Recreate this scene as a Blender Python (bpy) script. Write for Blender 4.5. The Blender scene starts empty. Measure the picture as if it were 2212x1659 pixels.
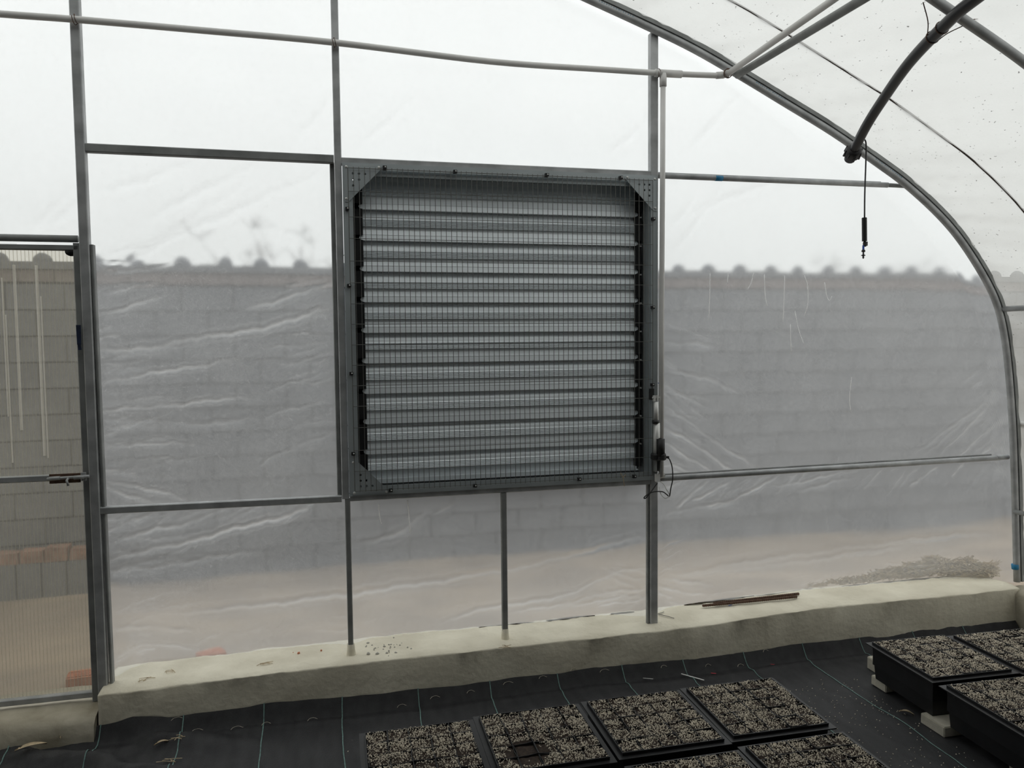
import bpy, bmesh, math, random
import numpy as np
from mathutils import Vector, Matrix, noise
from mathutils.geometry import delaunay_2d_cdt
random.seed(7); rng = np.random.default_rng(7)
SC = bpy.context.scene
COL = SC.collection

# ------------------------------------------------------------------ camera
# world: X right along the end wall, Y away through the end wall (posts' front at Y=0), Z up, mat floor at Z=0
IMG_W, IMG_H, FPX = 2212, 1659, 1617.0
YAW, PITCH, ROLL = 0.227414, 0.0566832, 0.0101224
CAM = Vector((0, -3.15, 1.5))
_f = Vector((math.sin(YAW)*math.cos(PITCH), math.cos(YAW)*math.cos(PITCH), -math.sin(PITCH)))
_r0 = Vector((math.cos(YAW), -math.sin(YAW), 0)); _d0 = _f.cross(_r0)
_r = math.cos(ROLL)*_r0 + math.sin(ROLL)*_d0
_d = -math.sin(ROLL)*_r0 + math.cos(ROLL)*_d0
cam = bpy.data.cameras.new('camera'); cam.sensor_width = 36; cam.lens = FPX/IMG_W*36; cam.clip_end = 300
cam_o = bpy.data.objects.new('camera', cam); COL.objects.link(cam_o)
cam_o.matrix_world = Matrix(((_r.x, -_d.x, -_f.x, CAM.x), (_r.y, -_d.y, -_f.y, CAM.y), (_r.z, -_d.z, -_f.z, CAM.z), (0, 0, 0, 1)))
SC.camera = cam_o
def at(x, y, Y=0.0):
    "photograph pixel -> point on the plane Y"
    v = _f*FPX + _r*(x-IMG_W/2) + _d*(y-IMG_H/2)
    return CAM + v*((Y-CAM.y)/v.y)
def atz(x, y, Z):
    v = _f*FPX + _r*(x-IMG_W/2) + _d*(y-IMG_H/2)
    return CAM + v*((Z-CAM.z)/v.z)

# ------------------------------------------------------------------ sky and exposure
wd = bpy.data.worlds.new('overcast'); SC.world = wd; wd.use_nodes = True
nt = wd.node_tree; nt.nodes.clear()
o = nt.nodes.new('ShaderNodeOutputWorld'); bg = nt.nodes.new('ShaderNodeBackground')
tc = nt.nodes.new('ShaderNodeTexCoord'); sp = nt.nodes.new('ShaderNodeSeparateXYZ'); rp = nt.nodes.new('ShaderNodeValToRGB')
nt.links.new(tc.outputs['Generated'], sp.inputs[0]); nt.links.new(sp.outputs['Z'], rp.inputs[0])
rp.color_ramp.elements[0].position = 0.0; rp.color_ramp.elements[0].color = (0.70, 0.72, 0.71, 1)
rp.color_ramp.elements[1].position = 0.95; rp.color_ramp.elements[1].color = (1.0, 1.02, 1.02, 1)
e_ = rp.color_ramp.elements.new(0.3); e_.color = (0.90, 0.92, 0.915, 1)
nt.links.new(rp.outputs[0], bg.inputs[0]); bg.inputs[1].default_value = 1.0
nt.links.new(bg.outputs[0], o.inputs[0])
SC.view_settings.view_transform = 'Standard'; SC.view_settings.look = 'None'
SC.view_settings.gamma = 1.0; SC.view_settings.use_curve_mapping = False
SC.view_settings.exposure = 0.36
SC.cycles.max_bounces = 14; SC.cycles.transmission_bounces = 10; SC.cycles.transparent_max_bounces = 24; SC.cycles.diffuse_bounces = 5
SC.cycles.caustics_refractive = True; SC.cycles.caustics_reflective = True

# ------------------------------------------------------------------ materials
def newmat(name):
    m = bpy.data.materials.new(name); m.use_nodes = True; nt = m.node_tree; nt.nodes.clear()
    out = nt.nodes.new('ShaderNodeOutputMaterial')
    def N(t, **kw):
        n = nt.nodes.new('ShaderNode'+t)
        for k, v in kw.items():
            if isinstance(k, str) and hasattr(n, k) and not k in n.inputs: setattr(n, k, v)
            else: n.inputs[k].default_value = v
        return n
    return m, nt, N, nt.links.new, out
def c4(c): return (c[0], c[1], c[2], 1)
def surf(name, col, rough=.6, metal=0, var=.15, scale=8, bump=0, bscale=60, col2=None, stretch=(1, 1, 1), detail=6, spec=.5):
    "principled surface whose colour wanders between col and col2 (object coordinates)"
    m, nt, N, L, out = newmat(name)
    p = N('BsdfPrincipled'); p.inputs['Roughness'].default_value = rough; p.inputs['Metallic'].default_value = metal
    p.inputs['Specular IOR Level'].default_value = spec
    tcn = N('TexCoord'); mp = N('Mapping'); mp.inputs['Scale'].default_value = stretch
    L(tcn.outputs['Object'], mp.inputs[0])
    nz = N('TexNoise'); nz.inputs['Scale'].default_value = scale; nz.inputs['Detail'].default_value = detail
    L(mp.outputs[0], nz.inputs['Vector'])
    r = N('ValToRGB'); c2 = col2 or tuple(x*(1-var) for x in col); c1 = tuple(min(1, x*(1+var*.6)) for x in col) if not col2 else col
    r.color_ramp.elements[0].position = .35; r.color_ramp.elements[0].color = c4(c2)
    r.color_ramp.elements[1].position = .65; r.color_ramp.elements[1].color = c4(c1)
    L(nz.outputs[0], r.inputs[0]); L(r.outputs[0], p.inputs['Base Color'])
    if bump:
        b = N('Bump'); b.inputs['Strength'].default_value = bump; b.inputs['Distance'].default_value = .004
        n2 = N('TexNoise'); n2.inputs['Scale'].default_value = bscale; n2.inputs['Detail'].default_value = 5
        L(mp.outputs[0], n2.inputs['Vector']); L(n2.outputs[0], b.inputs['Height']); L(b.outputs[0], p.inputs['Normal'])
    L(p.outputs[0], out.inputs[0]); return m

def film_mat(name, haze, tint, blur=True, rough=.34, speck=0.0, dirt_and_shade=0.0, milky=(.93, .94, .93), crease_gain=.5, grain=.06, fold=0.0):
    "thin polyethylene: clear view blurred by rough refraction, the rest scattered forward; creases scatter more"
    m, nt, N, L, out = newmat(name)
    at_ = N('Attribute'); at_.attribute_name = 'crease'
    tcn = N('TexCoord')
    n1 = N('TexNoise'); n1.inputs['Scale'].default_value = 45; n1.inputs['Detail'].default_value = 8; n1.inputs['Roughness'].default_value = .75
    L(tcn.outputs['Object'], n1.inputs['Vector'])
    n2 = N('TexNoise'); n2.inputs['Scale'].default_value = 2.2; n2.inputs['Detail'].default_value = 4
    L(tcn.outputs['Object'], n2.inputs['Vector'])
    def mth(op, a, b):
        x = N('Math'); x.operation = op
        for i, v in enumerate((a, b)):
            if isinstance(v, (int, float)): x.inputs[i].default_value = v
            else: L(v, x.inputs[i])
        return x.outputs[0]
    g = mth('MULTIPLY', mth('SUBTRACT', n1.outputs[0], .5), grain*4)
    g2 = mth('MULTIPLY', mth('SUBTRACT', n2.outputs[0], .5), .16)
    fac = mth('ADD', mth('ADD', haze, g), mth('ADD', g2, mth('MULTIPLY', at_.outputs['Fac'], crease_gain)))
    if speck:
        n3 = N('TexNoise'); n3.inputs['Scale'].default_value = 190; n3.inputs['Detail'].default_value = 3; n3.inputs['Distortion'].default_value = 2.5; L(tcn.outputs['Object'], n3.inputs['Vector'])
        r3 = N('MapRange'); r3.inputs['From Min'].default_value = .56; r3.inputs['From Max'].default_value = .70; L(n3.outputs[0], r3.inputs[0])
        fac = mth('ADD', fac, mth('MULTIPLY', r3.outputs[0], speck))
    cl = N('Clamp'); cl.inputs['Min'].default_value = .03; cl.inputs['Max'].default_value = .92; L(fac, cl.inputs[0])
    tr = N('BsdfTranslucent'); tr.inputs[0].default_value = c4(milky)
    df = N('BsdfDiffuse'); df.inputs[0].default_value = c4(milky)
    ms = N('MixShader'); ms.inputs[0].default_value = .13; L(tr.outputs[0], ms.inputs[1]); L(df.outputs[0], ms.inputs[2])
    if blur:
        cl_ = N('BsdfRefraction'); cl_.inputs['IOR'].default_value = 1.045; cl_.inputs['Roughness'].default_value = rough
    else:
        cl_ = N('BsdfTransparent')
    cl_.inputs[0].default_value = c4(tint)
    mx = N('MixShader'); L(cl.outputs[0], mx.inputs[0]); L(cl_.outputs[0], mx.inputs[1]); L(ms.outputs[0], mx.inputs[2])
    last = mx.outputs[0]
    gl = N('BsdfGlossy'); gl.inputs['Roughness'].default_value = .25; gl.inputs[0].default_value = (1, 1, 1, 1)
    m2 = N('MixShader'); m2.inputs[0].default_value = .035; L(last, m2.inputs[1]); L(gl.outputs[0], m2.inputs[2]); last = m2.outputs[0]
    if dirt_and_shade:
        v = N('TexNoise'); v.inputs['Scale'].default_value = 110; v.inputs['Detail'].default_value = 2
        mp = N('Mapping'); mp.inputs['Scale'].default_value = (1, .55, 1); L(tcn.outputs['Object'], mp.inputs[0]); L(mp.outputs[0], v.inputs['Vector'])
        r = N('ValToRGB'); r.color_ramp.elements[0].position = .70; r.color_ramp.elements[0].color = (0, 0, 0, 1)
        r.color_ramp.elements[1].position = .73; r.color_ramp.elements[1].color = (1, 1, 1, 1); L(v.outputs[0], r.inputs[0])
        dd = N('BsdfDiffuse'); dd.inputs[0].default_value = (.2, .17, .13, 1)
        m3 = N('MixShader'); spot_wrinkle_shade = N('Clamp'); L(mth('ADD', mth('MULTIPLY', r.outputs[0], dirt_and_shade), mth('MULTIPLY', at_.outputs['Fac'], .35)), spot_wrinkle_shade.inputs[0]); L(spot_wrinkle_shade.outputs[0], m3.inputs[0]); L(last, m3.inputs[1]); L(dd.outputs[0], m3.inputs[2]); last = m3.outputs[0]  # brown specks, plus wrinkle shading painted in along the creases
    L(last, out.inputs[0]); return m

M = {}
M['galv'] = surf('galvanised', (.44, .45, .455), .5, .3, .22, 14, .05, 120)
M['galvdark'] = surf('galvanised_dull', (.29, .30, .295), .6, .3, .25, 9, .05, 120)
M['flange'] = surf('flange_steel', (.47, .515, .53), .5, .3, .1, 5)
M['slat'] = surf('slat_steel', (.86, .91, .94), .38, .3, .06, 4, stretch=(.3, 1, 6))
M['wire'] = surf('wire_steel', (.16, .16, .15), .55, .5, .15, 30)
M['black'] = surf('black_plastic', (.014, .014, .015), .5, 0, .2, 20)
M['blackpipe'] = surf('black_pipe', (.012, .012, .014), .38, 0, .25, 12)
M['rivet'] = surf('rivet', (.75, .75, .73), .35, .3, .1, 30)
M['pvc'] = surf('pvc', (.74, .73, .71), .45, 0, .08, 6)
M['white'] = surf('white_plastic', (.72, .72, .70), .4, 0, .06, 10)
M['aluminium'] = surf('actuator_tube', (.78, .78, .76), .4, .3, .08, 10)
M['concrete'] = surf('concrete', (.80, .75, .61), .9, 0, .2, 5, .9, 38, col2=(.66, .61, .485))
M['concreteold'] = surf('concrete_old', (.50, .46, .37), .9, 0, .2, 7, 1, 30, col2=(.30, .27, .20))
M['mat'] = surf('weed_mat', (.035, .035, .037), .62, 0, .3, 26, .6, 420, stretch=(1, .25, 1), col2=(.021, .021, .023), spec=.35)
M['stitch'] = surf('green_stitch', (.15, .25, .23), .7, 0, .3, 90)
M['tray'] = surf('tray_plastic', (.012, .012, .013), .42, 0, .3, 14)
M['soil'] = surf('potting_soil', (.050, .033, .022), .95, 0, .3, 90, .8, 160, col2=(.020, .013, .010))
M['perlite'] = surf('perlite', (.74, .665, .545), .9, 0, .25, 160)
M['straw'] = surf('straw', (.55, .44, .29), .85, 0, .25, 50)
M['brickorange'] = surf('orange_brick', (.62, .24, .13), .9, 0, .2, 20)
M['oldbrick'] = surf('weathered_brick', (.34, .20, .15), .95, 0, .3, 12)
M['paver'] = surf('pale_brick', (.50, .47, .39), .9, 0, .12, 30, .4, 120)
M['rust'] = surf('rusty_steel', (.13, .075, .05), .85, .2, .3, 60)
M['stone'] = surf('grey_crumb', (.48, .46, .41), .95, 0, .3, 60)
M['blue'] = surf('blue_mark', (.02, .22, .42), .5, 0, .1, 40)
M['navy'] = surf('navy_tape', (.015, .025, .06), .5, 0, .3, 60)
M['faded'] = surf('faded_blue', (.17, .26, .33), .6, 0, .2, 60)
M['bluebag'] = surf('blue_film', (.03, .10, .45), .5, 0, .1, 40)
M['red'] = surf('red_label', (.45, .04, .06), .6, 0, .1, 40)
M['block'] = surf('concrete_block', (.215, .226, .248), .95, 0, .15, 3, .4, 60, col2=(.17, .18, .20))
M['mortar'] = surf('mortar', (.155, .163, .178), .95, 0, .1, 9)
M['redbrick'] = surf('red_brick', (.235, .205, .205), .95, 0, .2, 6)
M['ground'] = surf('sandy_ground', (.40, .325, .25), .95, 0, .2, 1.6, .5, 20, col2=(.29, .24, .195))
M['gapshade'] = surf('gap_shade_dark', (.10, .085, .065), .9, 0, .3, 25)
M['twig'] = surf('bare_twig', (.16, .15, .15), .9, 0, .2, 10)
M['filmend'] = film_mat('end_film', .30, (.94, .95, .945), True, speck=.34, crease_gain=.62)
M['filmroof'] = film_mat('roof_film', .55, (.70, .705, .69), False, dirt_and_shade=.75, milky=(.76, .76, .73), grain=.03)
M['filmside'] = film_mat('side_film', .40, (.90, .91, .90), False, milky=(.9, .9, .88))
M['poly'] = film_mat('polycarbonate', .16, (.87, .855, .81), True, rough=.15, milky=(.80, .785, .72), grain=.05)
M['polyweb'] = film_mat('polycarbonate_web', .45, (.84, .83, .78), False, milky=(.7, .68, .62))
M['addednet'] = film_mat('added_shade_net', .92, (.9, .9, .9), False, milky=(.02, .02, .02), grain=.0)
M['limescale'] = film_mat('limescale', .75, (.9, .9, .9), False, milky=(.95, .95, .95))

# ------------------------------------------------------------------ mesh helpers
class MB:
    def __init__(s): s.v = []; s.f = []
    def add(s, v, f):
        n = len(s.v); s.v += [tuple(x) for x in v]; s.f += [tuple(i+n for i in q) for q in f]; return s
    def box(s, lo, hi, R=None, jit=0):
        x0, y0, z0 = lo; x1, y1, z1 = hi
        v = [Vector(p) for p in ((x0,y0,z0),(x1,y0,z0),(x1,y1,z0),(x0,y1,z0),(x0,y0,z1),(x1,y0,z1),(x1,y1,z1),(x0,y1,z1))]
        if jit: v = [p+Vector((random.uniform(-jit, jit) for _ in range(3))) for p in v]
        if R is not None: v = [R @ p for p in v]
        return s.add(v, [(3,2,1,0),(4,5,6,7),(0,1,5,4),(1,2,6,5),(2,3,7,6),(3,0,4,7)])
    def sweep(s, path, sec, up=(0, 0, 1), closed=True, cap=True, scale=None):
        "sec: list of (side, up) offsets; swept along the path"
        P = [Vector(p) for p in path]; n = len(P); k = len(sec); base = len(s.v); up = Vector(up); sd_prev = None
        for i, p in enumerate(P):
            t = (P[min(i+1, n-1)]-P[max(i-1, 0)]).normalized()
            sd = t.cross(up)
            if sd.length < 1e-4: sd = sd_prev or t.cross(Vector((1, 0, .01)))
            sd.normalize()
            if sd_prev is not None and sd.dot(sd_prev) < 0: sd = -sd
            sd_prev = sd; u = sd.cross(t)
            sc = 1 if scale is None else scale[i]
            s.v += [tuple(p+sd*a*sc+u*b*sc) for a, b in sec]
        for i in range(n-1):
            for j in range(k if closed else k-1):
                a = base+i*k+j; b = base+i*k+(j+1) % k
                s.f.append((a, b, b+k, a+k))
        if cap and closed:
            s.f.append(tuple(base+j for j in range(k))[::-1]); s.f.append(tuple(base+(n-1)*k+j for j in range(k)))
        return s
    def tube(s, path, r, n=10, up=(0, 0, 1), scale=None):
        return s.sweep(path, [(r*math.cos(2*math.pi*j/n), r*math.sin(2*math.pi*j/n)) for j in range(n)], up, scale=scale)
    def lathe(s, c, prof, axis=(0, 0, 1), n=14):
        "prof: (radius, height along axis)"
        ax = Vector(axis).normalized(); a = ax.orthogonal().normalized(); b = ax.cross(a); c = Vector(c); base = len(s.v)
        for r, h in prof:
            s.v += [tuple(c+ax*h+(a*math.cos(2*math.pi*j/n)+b*math.sin(2*math.pi*j/n))*r) for j in range(n)]
        for i in range(len(prof)-1):
            for j in range(n):
                q = base+i*n; s.f.append((q+j, q+(j+1) % n, q+n+(j+1) % n, q+n+j))
        s.f.append(tuple(base+j for j in range(n))[::-1]); s.f.append(tuple(base+(len(prof)-1)*n+j for j in range(n)))
        return s
    def plate(s, poly, y0, y1, holes=()):
        "flat plate in the XZ plane between y0 and y1 with round holes (cx, cz, r)"
        P = [Vector(p) for p in poly]; E = [(i, (i+1) % len(P)) for i in range(len(P))]; loops = [list(range(len(P)))]
        for cx, cz, r in holes:
            b = len(P); P += [Vector((cx+r*math.cos(t*math.pi/5), cz+r*math.sin(t*math.pi/5))) for t in range(10)]
            E += [(b+i, b+(i+1) % 10) for i in range(10)]; loops.append(list(range(b, b+10)))
        vo, eo, fo, *_ = delaunay_2d_cdt(P, E, [], 0, 1e-6)
        def inside(p):
            w = False; n = len(poly)
            for i in range(n):
                (xa, za), (xb, zb) = poly[i], poly[(i+1) % n]
                if (za > p.y) != (zb > p.y) and p.x < (xb-xa)*(p.y-za)/(zb-za)+xa: w = not w
            return w and all((p.x-cx)**2+(p.y-cz)**2 > (r*.95)**2 for cx, cz, r in holes)
        n = len(vo); base = len(s.v)
        s.v += [(p.x, y0, p.y) for p in vo]+[(p.x, y1, p.y) for p in vo]
        for f in fo:
            c = sum((vo[i] for i in f), Vector((0, 0)))/len(f)
            if inside(c): s.f.append(tuple(base+i for i in f)); s.f.append(tuple(base+n+i for i in f)[::-1])
        for lp in loops:
            for i in range(len(lp)):
                a, b = lp[i], lp[(i+1) % len(lp)]; s.f.append((base+a, base+b, base+n+b, base+n+a))
        return s
    def mesh(s, name, mat, smooth=False):
        me = bpy.data.meshes.new(name); me.from_pydata(s.v, [], s.f); me.update()
        if mat: me.materials.append(mat)
        if smooth: me.polygons.foreach_set('use_smooth', [True]*len(me.polygons))
        return me
    def build(s, name, mat, parent=None, smooth=False, **tags):
        return link(name, s.mesh(name, M[mat] if isinstance(mat, str) else mat, smooth), parent, **tags)
def link(name, data, parent=None, loc=None, rot=None, **tags):
    ob = bpy.data.objects.new(name, data); COL.objects.link(ob)
    if parent: ob.parent = parent
    if loc is not None: ob.location = loc
    if rot is not None: ob.rotation_euler = rot
    for k, v in tags.items():
        if v is not None: ob[k] = v
    return ob
def thing(name, label, category, loc=(0, 0, 0), group=None, kind=None):
    return link(name, None, None, loc, label=label, category=category, group=group, kind=kind)
def rsq(w, h, r=.003):
    "rounded rectangle section"
    a, b = w/2, h/2
    return [(a-r, -b), (a, -b+r), (a, b-r), (a-r, b), (-a+r, b), (-a, b-r), (-a, -b+r), (-a+r, -b)]
def catmull(P, n):
    P = [Vector(p) for p in P]; out = []
    Q = [P[0]*2-P[1]]+P+[P[-1]*2-P[-2]]
    for i in range(1, len(Q)-2):
        for k in range(n):
            t = k/n; a, b, c, d = Q[i-1:i+3]
            out.append(.5*((2*b)+(c-a)*t+(2*a-5*b+4*c-d)*t*t+(3*b-a-3*c+d)*t**3))
    out.append(P[-1]); return out
def fbm(x, y, z=0.0, s=1.0, oct=4):
    return noise.fractal(Vector((x*s, y*s, z*s)), 1.0, 2.0, oct)
def lerp_tab(tab, x):
    if x <= tab[0][0]: return tab[0][1]
    for (a, va), (b, vb) in zip(tab, tab[1:]):
        if x <= b: return va+(vb-va)*(x-a)/(b-a)
    return tab[-1][1]
def tube_thing(name, path, r, mat, label, cat, group=None, n=12, smooth=True, up=(0, 0, 1)):
    return MB().tube(path, r, n, up).build(name, mat, None, smooth, label=label, category=cat, group=group)

# ------------------------------------------------------------------ roof profile (right half read off the end arch, left half mirrored about the ridge)
RIDGE = -1.45
_half = [(-1.45, 3.42), (-1.0, 3.40), (-.4, 3.33), (.3, 3.19), (.7, 3.085), (1.075, 2.962), (1.351, 2.869), (1.571, 2.789), (1.80, 2.688), (2.035, 2.578),
         (2.28, 2.462), (2.533, 2.325), (2.69, 2.233), (2.879, 2.095), (3.018, 1.963), (3.161, 1.783), (3.244, 1.633), (3.299, 1.423), (3.344, 1.091), (3.373, .732), (3.405, .23)]
RIGHT = catmull([(x, 0, z) for x, z in _half], 5)
LEFT = [Vector((2*RIDGE-p.x, 0, p.z)) for p in RIGHT[1:]][::-1]
ARCH = LEFT+RIGHT
def offset_arch(d):
    out = []
    for i, p in enumerate(ARCH):
        t = (ARCH[min(i+1, len(ARCH)-1)]-ARCH[max(i-1, 0)]).normalized()
        out.append(p+Vector((-t.z, 0, t.x))*d if t.x >= 0 else p+Vector((-t.z, 0, t.x))*d)
    return out
_xa = np.array([p.x for p in RIGHT]); _za = np.array([p.z for p in RIGHT])
def arch_z(x):
    if x < RIDGE: x = 2*RIDGE-x
    return float(np.interp(x, _xa, _za))
HOUSE_LEN = 9.5

# ------------------------------------------------------------------ floor: woven weed mat with its edge turned up the curb
CURB_F = -.08
def floor_z(x, y):
    z = 0.004*fbm(x, y, 0, 5)+.006*fbm(x, y, 3, 1.7)
    d = -.085-y
    edge = .055+.012*fbm(x, 0, 9, 2.3)
    if d < .055: z += edge*max(0, min(1, 1-d/.05))**1.3
    z += .012*math.exp(-((d-.085-.02*math.sin(x*5))/.02)**2)*(.6+.5*fbm(x, 1, 4, 3))
    if x < -.2:   # folds by the door
        k = min(1, (-.2-x)/.5)
        z += k*(.045*max(0, math.sin((y*1.0+x*.45)*26+2*fbm(x, y, 7, 2)))+.01*fbm(x, y, 2, 6))*math.exp(-((d-.22)/.25)**2)
    if x > 1.7 and y < -.45:
        z += .010*max(0, math.sin((x*1.2+y*.5)*24))*math.exp(-((x-2.02)/.13)**2)
    return max(z, -.004)
xs = list(np.linspace(-6.3, -1.6, 12))+list(np.linspace(-1.56, 3.33, 240)); ys = list(np.linspace(-HOUSE_LEN, -2.2, 14))+list(np.linspace(-2.15, -.2, 90))+list(np.linspace(-.19, -.083, 18))
mb = MB(); mb.v = [(x, y, floor_z(x, y)) for y in ys for x in xs]; nx = len(xs)
mb.f = [(j*nx+i, j*nx+i+1, (j+1)*nx+i+1, (j+1)*nx+i) for j in range(len(ys)-1) for i in range(nx-1)]
floor = mb.build('floor', 'mat', None, True, kind='structure', label='black woven weed mat with pale green stitched lines')
for k in range(-5, 11):
    x0 = -.012+.302*k
    w = .0022; mb = MB(); pts = []
    for j in range(110):
        y = -.084-(j/109)**1.6*2.3
        x = x0+.006*math.sin(y*7+k)+.004*fbm(k, y, 0, 4)
        pts.append((x, y, floor_z(x, y)+.0022))
    mb.sweep(pts, [(-w, 0), (-w*.5, .0012), (w*.5, .0012), (w, 0)]); mb.build('stitch_line', 'stitch', floor)

# ------------------------------------------------------------------ outdoors
def ground_z(x, y):
    return (.04-.43*max(0, min(1, (y-.3)/3.2)) if y > 0 else -.1)+.02*fbm(x, y, 0, .8)
xs = [-60, -30, -15, -9]+list(np.linspace(-6, 10, 60))+[15, 30, 60]; ys = [-60, -30, -12, -10, -5, -1, 0]+list(np.linspace(.3, 5, 26))+[9, 20, 40, 70]
mb = MB(); nx = len(xs)
mb.v = [(x, y, ground_z(x, y)) for y in ys for x in xs]
mb.f = [(j*nx+i, j*nx+i+1, (j+1)*nx+i+1, (j+1)*nx+i) for j in range(len(ys)-1) for i in range(nx-1)]
mb.build('ground', 'ground', None, True, kind='structure', label='sandy tan ground outside the plastic wall')

# block wall beyond the film: each block a part
BW_Y, BW_Z0 = 3.5, -.41
bw = thing('block_wall', 'grey concrete block boundary wall seen hazily through the end film', 'wall', (0, BW_Y, BW_Z0))
MB().box((-4.2, .03, 0), (9.4, .16, 2.55)).build('mortar_core', 'mortar', bw)
bm_block = MB().box((-.194, 0, -.094), (.194, .12, .094)).mesh('block', M['block'])
ew = []; rest = MB()
for c in range(12):
    for i in range(34):
        x = -4.0+i*.397+(.198 if c % 2 else 0)
        z = .1+c*.1985
        hidden = (.35 < x < 2.6 and .75 < z < 2.2) or x < -3.1 or x > 7.6
        dy = random.uniform(-.004, .004)
        if hidden: rest.box((x-.194, dy, z-.094), (x+.194, dy+.12, z+.094))
        else: ew.append((abs(x-2), x, z, dy))
ew.sort()
for k, (_, x, z, dy) in enumerate(ew):
    if k < 298: link('block', bm_block, bw, (x, dy, z), (0, random.uniform(-.006, .006), 0))
    else: rest.box((x-.194, dy, z-.094), (x+.194, dy+.12, z+.094))
rest.build('more_blocks', 'block', bw, kind='stuff')
bm_rb = MB().box((-.118, -.005, -.045), (.118, .11, .045)).mesh('red_brick', M['redbrick'])
for i in range(54): link('red_brick', bm_rb, bw, (-3.9+i*.243, 0, 2.44), label='dull red brick')
cap = MB()
for i in range(80):
    cap.box((-4.1+i*.168, -.02, 2.49), (-4.1+(i+1)*.168, .15, 2.545+random.uniform(-.008, .008)))
cap.build('mortar_cap', 'block', bw)
lumps = []
for j in range(3):
    mb = MB().lathe((0, .06, 0), [(.065, -.02), (.06, .03), (.045, .055), (.02, .072)], n=8)
    mb.v = [(x*(1+.25*fbm(x*9, j, z*9)), y, z*(1+.2*fbm(x*7, j+3, z*5))) for x, y, z in mb.v]
    lumps.append(mb.mesh('coping_lump', M['block']))
for i in range(36):
    link('coping_lump', lumps[i % 3], bw, (-3.40+i*.311+random.uniform(-.015, .015), 0, 2.545), (0, 0, random.uniform(-.3, .3)))
# hazy bare shrub beyond the wall
def shrub(cx, cy, z0, h, label, seed):
    rs = random.Random(seed); t = thing('bare_shrub', label, 'shrub', (cx, cy, z0))
    MB().tube([(0, 0, -.1), (.02, 0, h*.35)], .05, 7).build('trunk', 'twig', t)
    for b in range(16):
        a = rs.uniform(-1.1, 1.1); l = h*rs.uniform(.5, .95); y = rs.uniform(-.3, .3)
        p = [(0, 0, h*.25)]
        for s in range(1, 6): p.append((a*l*.5*s/5+rs.uniform(-.05, .05), y*s/5, h*.25+l*.8*s/5))
        mb = MB().tube(p, .014, 5, (0, 1, 0), [1, .8, .6, .45, .3, .2])
        for s in range(2, 6):
            for q in range(5):
                d = Vector((rs.uniform(-1, 1), rs.uniform(-.4, .4), rs.uniform(.1, 1))).normalized()*rs.uniform(.1, .3)
                mb.tube([p[s], Vector(p[s])+d*.5, Vector(p[s])+d], .004, 4, (0, 1, 0))
        mb.build('branch', 'twig', t)
p = at(640, 560, 9.0); shrub(p.x, 9.0, .2, 3.05, 'faint bare shrub rising behind the block wall left of the louver', 3)
p = at(1815, 585, 9.0); shrub(p.x, 9.0, .2, 2.55, 'very faint bare shrub behind the block wall right of the louver', 5)
# orange bricks lying outside
def hollow_brick(loc, size, rz, label):
    sx, sy, sz = size; mb = MB()
    t = thing('clay_brick', label, 'brick', loc); t.rotation_euler = (0, 0, rz)
    mb.box((-sx/2, -sy/2, 0), (sx/2, sy/2, sz)); 
    for k in range(5): mb.box((-sx/2-.002, -sy/2+.012+k*(sy-.024)/5, sz), (sx/2+.002, -sy/2+.012+(k+.55)*(sy-.024)/5, sz+.004))
    mb.build('brick_body', 'brickorange', t)
p = at(455, 1408, .62); hollow_brick((p.x, .66, ground_z(p.x, .66)-.01), (.11, .10, .05), .5, 'orange clay brick lying outside the film left of the louver')
p = at(172, 1490, .40); hollow_brick((p.x+.03, .42, .02), (.13, .1, .055), .1, 'orange clay brick lying close behind the bottom of the door')
t = thing('brick_row', 'low row of stacked bricks with a dull orange top course seen through the door', 'bricks', (-3.0, 3.28, ground_z(-2.4, 3.28)))
for k in range(7): MB().box((k*.165, 0, 0), (k*.165+.155, .15, .26), jit=.004).build('brick', 'block', t); MB().box((k*.165+.02, .01, .262), (k*.165+.17, .13, .345+.01*(k % 3)), jit=.006).build('brick', 'oldbrick', t)
# straw heap against the foot of the film
mb = MB()
for k in range(1500):
    x = random.triangular(2.3, 3.41, 3.38); h = .115*max(0.05, min(1, (x-2.35)/.8))*(.75+.4*fbm(x, 0, 0, 7))
    z = .225+random.random()*h; y = .085+.11*max(0, min(1, (3.38-x)/.35))+.04*random.random()+.2*(z-.225)
    a = random.uniform(-.7, .7); l = random.uniform(.02, .07); w = random.uniform(.0015, .004); e = random.uniform(-.6, .6)
    d = Vector((math.cos(a)*math.cos(e), math.sin(a)*.4, math.sin(e)))*l/2; c = Vector((x, y, z)); n = Vector((0, .2, 1))*w
    mb.add([c-d-n, c+d-n, c+d+n, c-d+n, c-d+Vector((0, w, 0)), c+d+Vector((0, w, 0))], [(0, 1, 2, 3), (1, 0, 4, 5), (2, 5, 4, 3)])
mb.build('straw_mulch', 'straw', None, kind='stuff', label='dry straw heaped outside the film at the right corner', category='straw')

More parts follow.
